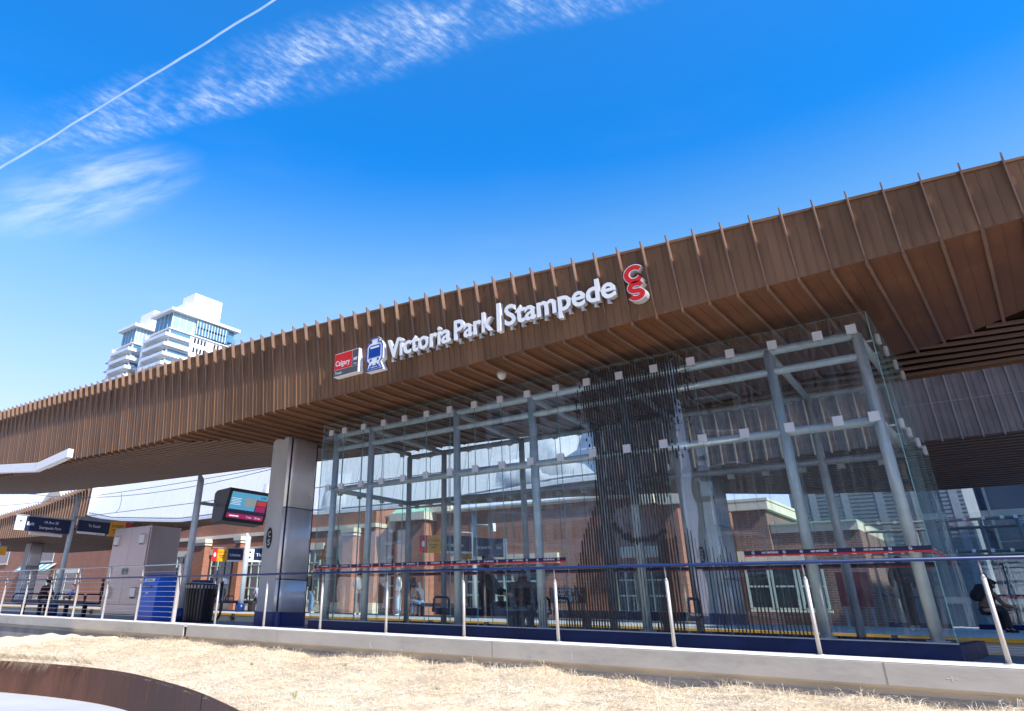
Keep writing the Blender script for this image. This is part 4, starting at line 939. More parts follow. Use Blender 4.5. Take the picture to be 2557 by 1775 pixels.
q = at(1085, 1512, 22.6)
bench(q.x, 22.8, .19, 2.6, 'far platform bench behind the middle of the glass shelter')

# ------------------------------------------------------------------ street lamp arm in front, top left
t = thing('lamp_arm', (-33.5, 8.5, -1.1), 'white bent lamp arm reaching in from the left edge', 'street lamp')
a, b_, c = at(-330, 1186, 8.5), at(96, 1167, 8.5), at(176, 1131, 8.5)
w = MB()
def sqbar(w, p, q, hw, hh):
    d = (q-p).normalized(); side = Vector((0, 1, 0)); up = d.cross(side).normalized(); w.obox((p+q)/2, (q-p)/2, side*hw, up*hh)
sqbar(w, a, b_, .08, .13); w.build('arm', WHITEPAINT, t, bevel=.01)
w = MB(); sqbar(w, b_-(c-b_)*.02, c, .08, .12); w.build('lamp_head', WHITEPAINT, t, bevel=.01)
w = MB(); sqbar(w, b_+(c-b_)*.3-EZ*.14, c-(c-b_)*.08-EZ*.14, .06, .012); w.build('lamp_lens', SIGNWHITE, t)
w = MB(); w.tube([(a.x, a.y, -1.1), (a.x, a.y, a.z+.3)], [.11, .08], 14); w.build('pole', WHITEPAINT, t)

# ------------------------------------------------------------------ far canopy
YC = 22.0
def xr(pts): return [at(x, y, YC) for x, y in pts]
fc = thing('far_canopy', (-30, 25, .19), 'long far canopy with white wrapped fascia over the opposite platform', 'canopy')
topR = [(-81, 5.9), (-63.2, 6.55), (-55, 7.0), (-47.9, 7.75)]
tw = [(-47.8, 7.72), (-35, 7.75), (-24, 7.3), (-10.6, 6.9)]
tb = [(-47.8, 5.75), (-44.5, 5.25), (-36.5, 4.71), (-28.7, 4.78), (-24.8, 4.36), (-17.7, 4.30), (-12.3, 4.62), (-10.6, 4.62)]
fwx, fwz = zip(*tb); twx, twz = zip(*tw)
w = MB(); xs = np.linspace(-47.8, -10.6, 40)
sun_lean = .24  # fascia leans back, shaped to catch more sun and look whiter
w.grid([[(x, YC, np.interp(x, fwx, fwz)), (x, YC+sun_lean*(np.interp(x, twx, twz)-np.interp(x, fwx, fwz)), np.interp(x, twx, twz))] for x in xs])
w.grid([[(x, YC-.03, np.interp(x, fwx, fwz)-.10), (x, YC-.03, np.interp(x, fwx, fwz)+.03)] for x in xs], 1)
for x in np.arange(-47.2, -10.7, 1.22):
    za_, zb_ = np.interp(x, fwx, fwz)+.05, np.interp(x, twx, twz); w.prism([(YC+.012-.012, za_), (YC+.012, za_), (YC+sun_lean*(zb_-za_)+.012, zb_), (YC+sun_lean*(zb_-za_), zb_)], (x-.006, 0, 0), EY, EZ, EX*.012, 2)
w.prism([(YC-.06, 5.70), (YC+.6, 7.85), (YC+.3, 7.85), (YC-.06, 7.78)], (-47.92, 0, 0), EY, EZ, EX*.14, 0)
w.build('white_fascia', [WHITEPAN, WHITESH, GALV], fc, recalc=False)
w = MB()      # loose sheeting that bulges off the wrapped fascia
for px, py, sx_, sz_ in ((640, 1272, .9, .45), (660, 1240, .5, .7), (830, 1230, .8, .9), (1300, 1175, 1.2, .5), (1370, 1130, 1.0, .8)):
    c = at(px, py, YC); P = []
    for i in range(9):
        row = []
        for j in range(9):
            u, v = i/4-1, j/4-1; row.append((c.x+u*sx_, YC-.0+sun_lean*(c.z+v*sz_-np.interp(c.x+u*sx_, fwx, fwz))-.16*max(0, 1-u*u)*max(0, 1-v*v)-.05*math.sin(u*7+v*4)*max(0, 1-u*u)*max(0, 1-v*v), c.z+v*sz_))
        P.append(row)
    w.grid(P, smooth=True)
w.build('loose_sheeting', WHITESH, fc, recalc=False)
w = MB()      # ribbed brown sections at both ends
def ribbed(w, xa, xb, tz, bz, lit=True):
    xs = np.arange(xa, xb+.01, .42)
    w.grid([[(x, YC, bz(x)), (x, YC, tz(x))] for x in xs])
    for x in xs:
        w.prism([(YC+.01, tz(x)), (YC-.20, tz(x)+.12), (YC-.06, tz(x)-.8), (YC-.06, bz(x)-.06), (YC+.01, bz(x)-.06)], (x-.018, 0, 0), EY, EZ, EX*.036, 1)
        w.box(x+.13, x+.142, YC-.02, YC-.001, bz(x), tz(x)-.02, 0); w.box(x+.27, x+.282, YC-.02, YC-.001, bz(x), tz(x)-.02, 0)
bl = [(-84, 5.1), (-62.0, 4.88), (-54.9, 4.72), (-50, 4.85), (-47.9, 5.75)]; blx, blz = zip(*bl); tlx, tlz = zip(*topR)
ribbed(w, -83.6, -47.95, lambda x: float(np.interp(x, tlx, tlz)), lambda x: float(np.interp(x, blx, blz)))
w.build('ribbed_fascia', [BRONZE, FIN], fc, recalc=False)
w = MB(); ribbed(w, -10.55, 12, lambda x: 6.7, lambda x: 4.63); w.box(-10.5, 12, YC-.012, YC-.004, 5.55, 5.575, 1)
w.build('ribbed_fascia', [mat('grey_bronze', (.25, .175, .14), .45, .3, .2, 2, panel=.42), mat('grey_bronze_fin', (.30, .25, .22), .4, .4, .12, 3)], fc, recalc=False)
ax_, az_ = zip(*[(-84, 4.9), (-80, 4.95), (-66, 4.35), (-57, 4.32), (-52, 4.9), (-45, 5.5), (-36.8, 5.55), (-16.2, 5.22), (-11.6, 5.02), (-6.35, 4.55), (-2.3, 4.34), (12, 4.3)])
fz = lambda x: float(np.interp(x, blx, blz)) if x < -47.9 else (float(np.interp(x, fwx, fwz)) if x < -10.6 else 4.63)
YB = 29.0
w = MB(); xs = np.linspace(-84, 12, 120)
for k in range(22):
    Y = YC+.12+k*(YB-YC-.2)/21; u = (Y-YC)/(YB-YC); zz = lambda x: fz(x)+(np.interp(x, ax_, az_)-fz(x))*u
    w.grid([[(x, Y-.07, zz(x)+.05), (x, Y-.07, zz(x)), (x, Y+.07, zz(x)), (x, Y+.07, zz(x)+.05)] for x in xs])
w.build('slatted_ceiling', SLAT, fc, recalc=False)
w = MB(); w.grid([[(x, YC+(YB-YC)*u, fz(x)+(np.interp(x, ax_, az_)-fz(x))*u+.13) for u in np.linspace(0, 1, 6)] for x in xs]); w.build('ceiling_backing', DARK, fc, recalc=False)
w = MB(); tz_ = lambda x: float(np.interp(x, tlx, tlz)) if x < -47.9 else (float(np.interp(x, twx, twz)) if x < -10.6 else 6.7)
w.grid([[(x, YC+.01 if not -47.85 < x < -10.6 else YC+.05+sun_lean*(tz_(x)-fz(x)), tz_(x)), (x, YB, np.interp(x, ax_, az_)+.45), (x, YB, np.interp(x, ax_, az_))] for x in xs]); w.build('roof_deck', BRONZE, fc, recalc=False)
a = at(1742, 1450, 24); b = at(1832, 1450, 24)
column(a.x, a.x+.95, 24, 25.3, .19, 4.7, 'far canopy column with stainless steel side seen through the glass shelter', (1.3, 2.9), group='canopy columns')
a = at(40, 1470, 24)
column(a.x-.1, a.x+.95, 24, 25, .19, 4.6, 'shaded brown canopy column at the left end of the far platform', logo=False, group='canopy columns')

# far shelters (copies of the near one without the artwork)
def far_shelter(dx, dy, label, tone=None):
    c = copy_tree(shelter); c['label'] = label; c.location = (shelter.location.x+dx, shelter.location.y+dy, .19)
    for ch in list(c.children):
        if ch.name.startswith('line_artwork'): bpy.data.objects.remove(ch); continue
        if tone and ch.name.split('.')[0] in ('post', 'rail', 'rafter'): ch.material_slots[0].link = 'OBJECT'; ch.material_slots[0].material = tone
    return c
far_shelter(7.3, 14.3, 'far glass shelter at the right end of the opposite platform', mat('shaded_tube', (.20, .17, .15), .45, .1))  # tube colour darkened to paint in the shade around the far shelters
far_shelter(-45.5, 14.3, 'far glass shelter on the left of the opposite platform', MATS['shaded_tube'])

# inter-track mesh fence
t = thing('track_fence', (-20, 17.05, -.38), 'low mesh fence with black posts between the tracks', 'fence')
w = MB()
for z in np.arange(-.25, .07, .04): w.tube([(-75, 17.05, z), (18, 17.05, z)], .004, 4, cap=False)
for x in np.arange(-46, 8, .12): w.box(x-.003, x+.003, 17.047, 17.053, -.26, .06)
w.build('mesh_panel', GALVD, t, recalc=False)
fposts = [at(x, 1540, 17.05).x for x in (226, 582, 1020, 1075, 1215, 2222)]+list(np.arange(-70, -45, 3.0))
for x in fposts:
    w = MB(); w.box(x-.05, x+.05, 17.0, 17.1, -.38, .16); w.box(x-.14, x+.14, 16.99, 17.11, .02, .06); w.build('post', BLACKM, t)

# overhead wires
def wire(name, p, q, sag, label, ext=1.0):
    p, q = Vector(p), Vector(q); w = MB(); P = []
    for i in range(25):
        u = -ext+i/24*(1+2*ext); c = p+(q-p)*u; P.append(c-EZ*(sag*4*(.25-(u-.5)**2)))
    w.tube(P, .014, 6); o = w.build(name, WIRE); tag(o, label, 'wire', 'overhead tram wires'); return o
p0, p1 = at(234, 1238, 17), at(667, 1168, 17)
wire('overhead_wire', p0, p1, .05, 'upper overhead wire crossing the white fascia'); 
wire('overhead_wire', at(234, 1242, 17.02), at(667, 1174, 17.02), .22, 'sagging overhead wire just under the upper one')
p2, p3 = at(222, 1288, 17), at(505, 1253, 17)
wire('overhead_wire', p2, p3, 0, 'lower contact wire crossing the white fascia', 1.6)
w = MB(); w.tube([at(303, 1232, 17), at(303, 1250, 17), at(298, 1270, 17), at(290, 1278, 17)], .012, 6); tag(w.build('wire_hanger', WIRE), 'short dropper hanging between the overhead wires', 'wire')

# ------------------------------------------------------------------ far platform signs and poles
def angled_sign(name, pL, pR, Y, segs, label, cat='sign', group='overhead platform signs'):
    """sign blade between two photo points (left-top, left-bottom, right) standing at 45 degrees"""
    A = at(*pL, Y); ang = R(42); ex = Vector((math.cos(ang), math.sin(ang), 0))
    t = thing(name, (A.x, A.y, A.z), label, cat, group)
    # width found by intersecting the ray of the right end with the sign's plane
    d = ray(*pR); n = ex.cross(EZ); k = (A-CAM).dot(n)/d.dot(n); B = CAM+d*k; Wd = (B-A).dot(ex)
    return t, A, ex, n, Wd
SBLACK = MATS['sign_black']
t, A, ex, n, Wd = angled_sign('danger_sign', (533, 1369), (609, 1369), 22.0, None, 'small far sign with red and yellow panels left of its pole')
H = .62
def panel(A, ex, n, a, b, z0, z1, m, nm, par, th=.03):
    w = MB(); w.obox(A+ex*((a+b)/2)+EZ*((z0+z1)/2), ex*((b-a)/2), n*th, EZ*((z1-z0)/2)); return w.build(nm, m, par)
tot = Wd
panel(A, ex, n, 0, tot*.16, -H, 0, SIGNRED, 'red_panel', t); yq = panel(A, ex, n, tot*.16, tot*.5, -H, 0, SIGNYEL, 'yellow_panel', t); nq = panel(A, ex, n, tot*.5, tot, -H+.08, 0, SIGNNAVY, 'navy_panel', t)
panel(A, ex, n, tot*.5, tot, -H, -H+.078, SIGNWHITE, 'white_band', t); panel(A, ex, n, 0, tot, .01, .06, GALVD, 'frame', t, .06)
f_ = -n if n.y > 0 else n
w = MB(); put_text(w, 'To Northwest', A+ex*(tot*.56)+f_*.033-EZ*.36, ex, EZ, .17, width=tot*.36, bold=.02); w.build('lettering', SIGNWHITE, nq)
w = MB(); put_text(w, 'DANGER', A+ex*(tot*.19)+f_*.033-EZ*.22, ex, EZ, .12, width=tot*.27); w.obox(A+ex*(tot*.32)+f_*.032-EZ*.34, ex*(tot*.11), f_*.001, EZ*.015); w.obox(A+ex*(tot*.32)+f_*.032-EZ*.42, ex*(tot*.07), f_*.001, EZ*.015); w.build('lettering', SBLACK, yq)
w = MB(); w.prism(ellipse(tot*.08, -.3, .06, .11, 14), A+f_*.032, ex, EZ, f_*.002); w.build('hand_symbol', SIGNWHITE, t)
t, A, ex, n, Wd = angled_sign('tickets_sign', (615, 1369), (700, 1368), 22.0, None, 'small far white and navy tickets sign right of its pole')
tot = Wd*1.05; f_ = -n if n.y > 0 else n
wq = panel(A, ex, n, 0, tot*.24, -H, 0, SIGNWHITE, 'white_panel', t); nq = panel(A, ex, n, tot*.24, tot, -H+.08, 0, SIGNNAVY, 'navy_panel', t); panel(A, ex, n, tot*.24, tot, -H, -H+.078, SIGNWHITE, 'white_band', t); panel(A, ex, n, 0, tot, .01, .06, GALVD, 'frame', t, .06)
w = MB()
for zc in (-.18, -.42): w.prism(ellipse(tot*.12, zc, .07, .05, 12), A+f_*.032, ex, EZ, f_*.002)
w.build('symbols', SBLACK, wq)
w = MB(); put_text(w, 'Tickets', A+ex*(tot*.30)+f_*.033-EZ*.36, ex, EZ, .2, width=tot*.38, bold=.02); w.build('lettering', SIGNWHITE, nq)
q = at(600, 1520, 22.0); tp = at(621, 1330, 22)
pole('far_sign_pole', q.x, 22.0, .18, tp.z-.18, 'grey pole of the far platform signs left of the canopy column', POLES, r=.13)
# second sign group seen through the shelter
t, A, ex, n, Wd = angled_sign('danger_sign', (1048, 1336), (1180, 1342), 22.4, None, 'far sign with red and yellow panels seen through the shelter glass')
H = .66; f_ = -n if n.y > 0 else n; tot = Wd
panel(A, ex, n, 0, tot*.14, -H, 0, SIGNRED, 'red_panel', t); yq = panel(A, ex, n, tot*.14, tot*.40, -H, 0, SIGNYEL, 'yellow_panel', t); nq = panel(A, ex, n, tot*.40, tot, -H+.08, 0, SIGNNAVY, 'navy_panel', t); panel(A, ex, n, tot*.40, tot, -H, -H+.078, SIGNWHITE, 'white_band', t)
w = MB(); put_text(w, 'To Saddletowne', A+ex*(tot*.46)+f_*.033-EZ*.4, ex, EZ, .18, width=tot*.36, bold=.02); w.build('lettering', SIGNWHITE, nq)
w = MB(); put_text(w, 'DANGER', A+ex*(tot*.165)+f_*.033-EZ*.24, ex, EZ, .14, width=tot*.21); w.obox(A+ex*(tot*.27)+f_*.032-EZ*.36, ex*(tot*.08), f_*.001, EZ*.015); w.obox(A+ex*(tot*.27)+f_*.032-EZ*.45, ex*(tot*.05), f_*.001, EZ*.015); w.build('lettering', SBLACK, yq)
w = MB(); w.prism(ellipse(tot*.07, -.33, .07, .12, 14), A+f_*.032, ex, EZ, f_*.002); w.build('hand_symbol', SIGNWHITE, t)
t, A, ex, n, Wd = angled_sign('exit_sign', (1184, 1343), (1266, 1351), 22.4, None, 'far navy exit sign with a white arrow end behind the shelter glass')
tot = Wd; f_ = -n if n.y > 0 else n
nq = panel(A, ex, n, 0, tot*.88, -H, 0, SIGNNAVY, 'navy_panel', t); panel(A, ex, n, tot*.88, tot, -H, 0, SIGNWHITE, 'arrow_panel', t)
w = MB(); put_text(w, 'Stampede Park', A+ex*(tot*.08)+f_*.033-EZ*.38, ex, EZ, .16, width=tot*.46); put_text(w, 'Exit', A+ex*(tot*.68)+f_*.033-EZ*.38, ex, EZ, .16, width=tot*.14); w.build('lettering', SIGNWHITE, nq)
q = at(1184, 1500, 22.5)
pole('far_sign_pole', q.x, 22.55, .19, 3.8, 'pale pole of the far signs seen through the shelter glass', POLES, r=.09)
# maroon notice, red poster
def flatsign(name, x0, x1, y0, y1, Y, m, label, texts=(), cat='sign', tm=None):
    a = at(x0, y1, Y); b = at(x1, y0, Y); zb = at((x0+x1)/2, y1, Y).z; zt = at((x0+x1)/2, y0, Y).z; c = at((x0+x1)/2, y0, Y)
    wd = at(x1, (y0+y1)/2, Y).x-at(x0, (y0+y1)/2, Y).x
    t = thing(name, (c.x, Y, zb), label, cat)
    w = MB(); w.box(c.x-wd/2, c.x+wd/2, Y-.03, Y+.03, zb, zt); w.build('panel', m, t)
    if texts:
        w = MB()
        for s_, u, v, hh, ww in texts: put_text(w, s_, (c.x-wd/2+wd*u, Y-.034, zb+(zt-zb)*v), EX, EZ, hh, width=ww*wd, bold=.01)
        w.build('lettering', tm or SIGNWHITE, t)
    w = MB(); 
    for s_ in (-.4, .4): w.box(c.x+wd*s_-.03, c.x+wd*s_+.03, Y-.02, Y+.02, .2, zb)
    w.build('leg', GALVD, t)
    return t
flatsign('name_board', 1372, 1462, 1466, 1506, 26, MAROON, 'maroon station name board behind the middle of the shelter', (('Victoria Park', .1, .52, .42, .8), ('Stampede', .25, .12, .42, .55)))
flatsign('poster_board', 2083, 2165, 1428, 1515, 24.2, mat('poster_red', (.30, .05, .05), .6, 0, .5, 2.5), 'faded red poster board inside the right end of the far platform', (), 'poster')
# camera mast and street furniture seen through the shelter
q = at(1186, 1500, 29.5); tpz = at(1186, 1310, 29.5).z
t = thing('camera_mast', (q.x, 29.5, .2), 'slim grey mast with two camera arms before the brick building', 'mast')
w = MB(); w.tube([(q.x, 29.5, .2), (q.x, 29.5, tpz+.25)], .07, 12); w.build('pole', GALV, t)
e1 = at(1230, 1312, 29.5); e2 = at(1104, 1328, 29.5)
w = MB(); w.tube([(q.x, 29.5, tpz), e1], .045, 10); w.build('arm', GALV, t)
w = MB(); w.tube([(q.x, 29.5, tpz-.4), e2], .045, 10); w.build('arm', GALV, t)
w = MB(); w.box(e1.x-.12, e1.x+.12, 29.3, 29.6, e1.z-.28, e1.z+.1); w.build('camera', WHITEPAINT, t)
for px, lab in ((806, 'yellow signal box beside the second shelter post'), (1156, 'yellow signal box right of the third shelter post')):
    a = at(px, 1372, 27); b = at(px, 1397, 27)
    t = thing('signal_mast', (a.x, 27, .2), lab.replace('box', 'box on a white mast'), 'signal')
    w = MB(); w.box(a.x-.20, a.x+.10, 26.9, 27.1, b.z, a.z); w.box(a.x+.22, a.x+.45, 26.9, 27.1, b.z, a.z); w.build('signal_box', SIGNYEL, t)
    w = MB(); w.tube([(a.x+.16, 27, .2), (a.x+.16, 27, a.z+.2)], .06, 10); w.build('pole', WHITEPAINT, t)
    w = MB(); w.box(a.x+.05, a.x+.25, 26.95, 27.05, .5, 1.0); w.build('push_button', SIGNYEL, t)
a = at(985, 1357, 28); b = at(1024, 1362, 28)
t = thing('street_lamp', (b.x, 28, .2), 'dark street lamp with a flat head left of the far sign', 'street lamp')
w = MB(); w.tube([(b.x, 28, .2), (b.x, 28, b.z+.1)], .06, 10); w.build('pole', GALVD, t)
w = MB(); w.tube([(b.x, 28, b.z), (a.x, 28, a.z+.05)], .03, 8); w.build('arm', GALVD, t)
w = MB(); w.obox((a.x-.1, 28, a.z+.04), (.42, 0, .02), (0, .16, 0), (0, 0, .06)); w.build('lamp_head', GALV, t)
a = at(563, 1448, 22.4)
t = thing('security_camera', (a.x, 22.4, a.z-.5), 'small white security camera on a stub pole above the far bench', 'camera')
w = MB(); w.obox((a.x+.05, 22.4, a.z), (.16, 0, -.03), (0, .08, 0), (0, 0, .07)); w.obox((a.x+.12, 22.4, a.z-.13), (.12, 0, 0), (0, .06, 0), (0, 0, .04)); w.build('housing', WHITEPAINT, t)
w = MB(); w.tube([(a.x-.05, 22.4, .2), (a.x-.05, 22.4, a.z-.05)], .03, 8); w.build('pole', GALVD, t)

# ------------------------------------------------------------------ brick buildings behind the far platform
def window(parent, cx, z0, wd, ht, Y, cols=3, rows=4, lintel=True, inset=.12, blinds=False):
    w = MB(); w.box(cx-wd/2, cx+wd/2, Y-.010, Y+inset, z0, z0+ht)
    f = MB(); fw = .09
    for k in range(cols+1): x = cx-wd/2+wd*k/cols; f.box(x-fw/2, x+fw/2, Y-.075, Y-.012, z0, z0+ht)
    for k in range(rows+1): z = z0+ht*k/rows; f.box(cx-wd/2, cx+wd/2, Y-.060, Y-.013, z-fw*.4, z+fw*.4)
    g_ = f.build('window', PALEGREEN, parent); w.build('pane', WINGLASS, g_)
    if lintel:
        l = MB(); l.box(cx-wd/2-.3, cx+wd/2+.3, Y-.10, Y+.05, z0+ht+.05, z0+ht+.45); l.build('lintel', CREAM, g_)
    s_ = MB(); s_.box(cx-wd/2-.1, cx+wd/2+.1, Y-.12, Y+.05, z0-.14, z0-.045); s_.build('sill', CREAM, g_)
    return g_
YW = 32.0
bA = thing('brick_building', (-44, YW, .16), 'orange brick hall with cream bands and green framed windows behind the far platform', 'building')
xa, xb = at(290, 1420, YW).x, at(935, 1400, YW).x
w = MB(); w.box(xa, xb, YW, YW+8, .16, 7.6); w.build('wall', BRICK, bA)
w = MB(); w.box(xa-.05, xb+.06, YW-.10, YW+8.05, 4.98, 5.22); w.build('stone_band', CREAM, bA)
w = MB(); w.box(xa, xb+.04, YW-.06, YW+8.04, .16, .75); w.build('stone_base', CREAM, bA)
for pa, pb in ((486, 523), (600, 612), (870, 895)):
    a, b = at(pa, 1400, YW).x, at(pb, 1400, YW).x
    w = MB(); w.box(a, b, YW-.55, YW-.002, .16, 4.70); pl = w.build('pilaster', BRICK, bA)
    w = MB(); w.box(a-.15, b+.15, YW-.70, YW-.004, 4.70, 4.97); w.box(a-.08, b+.08, YW-.62, YW-.004, 4.52, 4.698); w.build('pilaster_cap', CREAM, pl)
for pa, pb in ((432, 470), (530, 580), (612, 668), (760, 800)):
    a, b = at(pa, 1400, YW).x, at(pb, 1400, YW).x; window(bA, (a+b)/2, .85, b-a, 2.95, YW)
# medallion wing
YW2 = 33.0
bB = thing('brick_building', (-21, YW2, .16), 'long red brick building with an oval stone medallion and cream cornice', 'building')
xa, xb = xb-.2, at(1722, 1400, YW2).x
zt = at(1300, 1262, YW2).z+.12
w = MB(); w.box(xa, xb, YW2, YW2+9, .16, zt-.2); w.build('wall', BRICK3, bB)
w = MB(); w.box(xa, xb+.1, YW2-.12, YW2+9.1, zt-.2, zt-.1); w.box(xa, xb+.2, YW2-.2, YW2+9.2, zt-.098, zt); w.build('cornice', CREAM, bB)
a, b = at(1588, 1240, YW2).x, at(1640, 1240, YW2).x
w = MB(); w.box(a, b, YW2-.5, YW2+3, zt-.6, zt+.35); w.build('parapet_block', CREAM, bB)
a, b = at(1688, 1400, YW2).x, at(1724, 1400, YW2).x
w = MB(); w.box(a, b, YW2-.7, YW2-.005, .16, zt-.75); pl = w.build('pilaster', BRICK, bB)
w = MB(); w.box(a-.15, b+.2, YW2-.9, YW2-.006, zt-.75, zt-.25); w.build('pilaster_cap', CREAM, pl)
c = at(982, 1305, YW2)
w = MB(); w.prism(ellipse(0, 0, .42, .62, 30), (c.x, YW2-.10, c.z), EX, EZ, EY*.10); md = w.build('medallion', CREAM, bB, bevel=.02)
w = MB()
ring_geo(w, (c.x, YW2-.102, c.z), EX, EZ, .34, .52, .03, 0, .02)
for k in range(6):
    a_ = k*1.05+.3; w.prism(ellipse(.16*math.cos(a_), .26*math.sin(a_), .06, .09, 10), (c.x, YW2-.125, c.z), EX, EZ, EY*.02)
w.build('relief', CREAM, md)
# arched window below the medallion
cx_, z0_, wd_, sp_h = at(975, 1480, YW2).x, .5, 2.5, 1.55
f = MB(); n = 18; arc = [(wd_/2*math.cos(a), sp_h+wd_/2*math.sin(a)) for a in np.linspace(0, math.pi, n)]
out = [(wd_/2, 0)]+arc+[(-wd_/2, 0)]
pg = MB(); pg.prism(out, (cx_, YW2-.01, z0_), EX, EZ, EY*.05)
for (ax, az), (bx, bz) in zip(out[:-1], out[1:]):
    p, q = Vector((cx_+ax, YW2-.05, z0_+az)), Vector((cx_+bx, YW2-.05, z0_+bz)); f.tube([p, q], .11, 6)
for k in (-.17, .17): f.box(cx_+wd_*k-.05, cx_+wd_*k+.05, YW2-.08, YW2-.011, z0_, z0_+sp_h+wd_*.44)
for z in (.55, 1.2, 1.75): f.box(cx_-wd_/2, cx_+wd_/2, YW2-.07, YW2-.012, z0_+z-.04, z0_+z+.04)
g_ = f.build('arched_window', mat('frame_pale', (.62, .66, .60), .5), bB); pg.build('pane', WINGLASS, g_)
# green roofed bay
a, b = at(1012, 1300, YW2).x, at(1128, 1290, YW2).x
w = MB(); w.box(a, b-1.3, YW2-.9, YW2-.005, .16, 5.2); w.build('bay_wall', BRICK, bB)
w = MB(); w.box(a-.2, b-1.1, YW2-1.2, YW2-.006, 5.2, 5.62); w.box(a+.9, b+.1, YW2-.5, YW2-.007, 5.63, 6.1); w.build('bay_cornice', CREAM, bB)
w = MB(); w.prism([(YW2-1.1, 5.63), (YW2-.02, 6.55), (YW2-.02, 5.63)], (a, 0, 0), EY, EZ, EX*(b-a-1.2))
for k in range(14): x = a+(b-a-1.2)*k/13; w.obox((x, YW2-.56, 6.10), (.02, 0, 0), Vector((0, .54, .46)), Vector((0, -.03, .035)))
w.build('bay_roof', COPPER, bB)
# ground floor openings and pale fascia band
for pa, pb in ((1155, 1215), (1240, 1282), (1300, 1346), (1545, 1590), (1600, 1668)):
    a, b = at(pa, 1470, YW2).x, at(pb, 1470, YW2).x; window(bB, (a+b)/2, .55, b-a, 2.0, YW2, 2, 3, lintel=False)
for pa, pb, zz in ((1130, 1400, 2.72), (1560, 1660, 2.85)):
    a, b = at(pa, 1440, YW2).x, at(pb, 1440, YW2).x; w = MB(); w.box(a, b, YW2-.22, YW2-.004, zz, zz+.48); w.build('shop_fascia', CREAM, bB)
YD = 36.0
bC = thing('brick_building', (-9.5, YD, .16), 'stepped brick block with cream parapets right of the far column', 'building')
a, m_, b = at(1846, 1400, YD).x, at(1934, 1400, YD).x, at(2030, 1400, YD).x
z1, z2 = at(1890, 1245, YD).z, at(1970, 1305, YD).z
w = MB(); w.box(a, m_, YD, YD+6, .16, z1-.5); w.build('tower_wall', BRICK2, bC)
w = MB(); w.box(m_, b+2, YD+.3, YD+6, .16, z2-.40); w.build('low_wall', BRICK2, bC)
w = MB(); w.box(a-.15, m_+.18, YD-.2, YD+6.1, z1-.5, z1-.12); w.box(a-.2, m_+.22, YD-.22, YD+6.2, z1-.118, z1); w.build('parapet', CREAM, bC)
w = MB(); w.box(m_+.02, b+2, YD+.2, YD+6, z2-.40, z2-.06); w.build('low_parapet', CREAM, bC)
w = MB(); w.box(m_+.02, b+2, YD+.1, YD+6, z2-.058, z2+.02); w.build('copper_coping', COPPER, bC)
w = MB(); w.box(a, b, YD-.14, YD+.28, 2.7, 3.2); w.build('shop_fascia', CREAM, bC)
for k in range(3): window(bC, a+.7+k*1.1, .8, .95, 1.8, YD, 1, 2, lintel=False)
# grey sided building and dark tower at the right
YE = 45.0
bE = thing('sided_building', (-6, YE, .16), 'tall grey blue building with fine horizontal siding behind the right end', 'building')
a, b = at(2003, 1400, YE).x, at(2455, 1400, YE).x
w = MB(); w.box(a, b, YE, YE+10, .16, 14)
for k in range(70): w.box(a, b, YE-.03, YE-.002, .4+k*.2, .52+k*.2)
w.build('wall', SIDING, bE)
for k in range(5):
    x = a+1+k*1.6; w = MB(); w.box(x, x+.35, YE-.05, YE-.031, .4, 14); w.build('pilaster_strip', mat('siding_pale', (.27, .31, .34), .5), bE)
bF = thing('glass_tower', (2, 60, .16), 'dark navy glass block at the right edge', 'building')
a = at(2448, 1400, 60).x
w = MB(); w.box(a, a+22, 60, 75, .16, 19); w.build('wall', mat('navy_glass', (.015, .04, .075), .2, .2, .4, .3, spec=.8), bF)
w = MB()
for k in range(7): w.box(a-.02, a+22.02, 59.94, 59.998, 1.5+k*2.6, 1.9+k*2.6)
for k in range(9): w.box(a+1.2+k*2.5, a+1.35+k*2.5, 59.93, 59.997, .2, 19)
w.build('mullions', mat('mullion', (.10, .15, .19), .5), bF)
# old building with copper roof at the far left
YG = 36.0
bG = thing('gabled_building', (-80, YG, .16), 'brick building with an arched gable and pale green roof at the far left', 'building')
a, b = at(-60, 1420, YG).x, at(310, 1420, YG).x
w = MB(); w.box(a, b, YG, YG+8, .16, 9.3); w.build('wall', BRICK, bG)
c = at(133, 1260, YG)
n = 20; rr = 3.3
ar = [(rr*math.cos(x), rr*math.sin(x)) for x in np.linspace(0, math.pi, n)]
w = MB(); w.prism(ar, (c.x, YG-.30, c.z-1.6), EX, EZ, EY*3, 0); w.build('gable_arch', CREAM, bG)
w = MB(); w.prism([(p[0]*.72, p[1]*.72) for p in ar], (c.x, YG-.36, c.z-1.6), EX, EZ, EY*.05, 0); w.build('gable_infill', BRICK, bG)
w = MB(); w.prism([(YG-.2, 9.3), (YG+4, 14), (YG+8, 9.3)], (c.x+2.2, 0, 0), EY, EZ, EX*16); w.build('roof', COPPER, bG)
for pa, pb, z0, z1 in ((60, 132, 4.6, 8.2), (-30, 20, 4.6, 8.2), (60, 130, .8, 3.2), (150, 200, .8, 3.2)):
    x_, y_ = at(pa, 1400, YG).x, at(pb, 1400, YG).x; window(bG, (x_+y_)/2, z0, y_-x_, z1-z0, YG, 2, 3)
x_, y_ = at(50, 1440, YG).x, at(135, 1440, YG).x
w = MB()
for k in range(12):
    u0, u1 = x_+(y_-x_)*k/12, x_+(y_-x_)*(k+1)/12; w.add([(u0, YG-.02, 4.3), (u1, YG-.02, 4.3), (u1, YG-1.1, 3.5), (u0, YG-1.1, 3.5)], [(0, 1, 2, 3)], k % 2)
w.build('striped_awning', [mat('awning_teal', (.10, .35, .42), .7), mat('awning_white', (.75, .78, .78), .7)], bG)

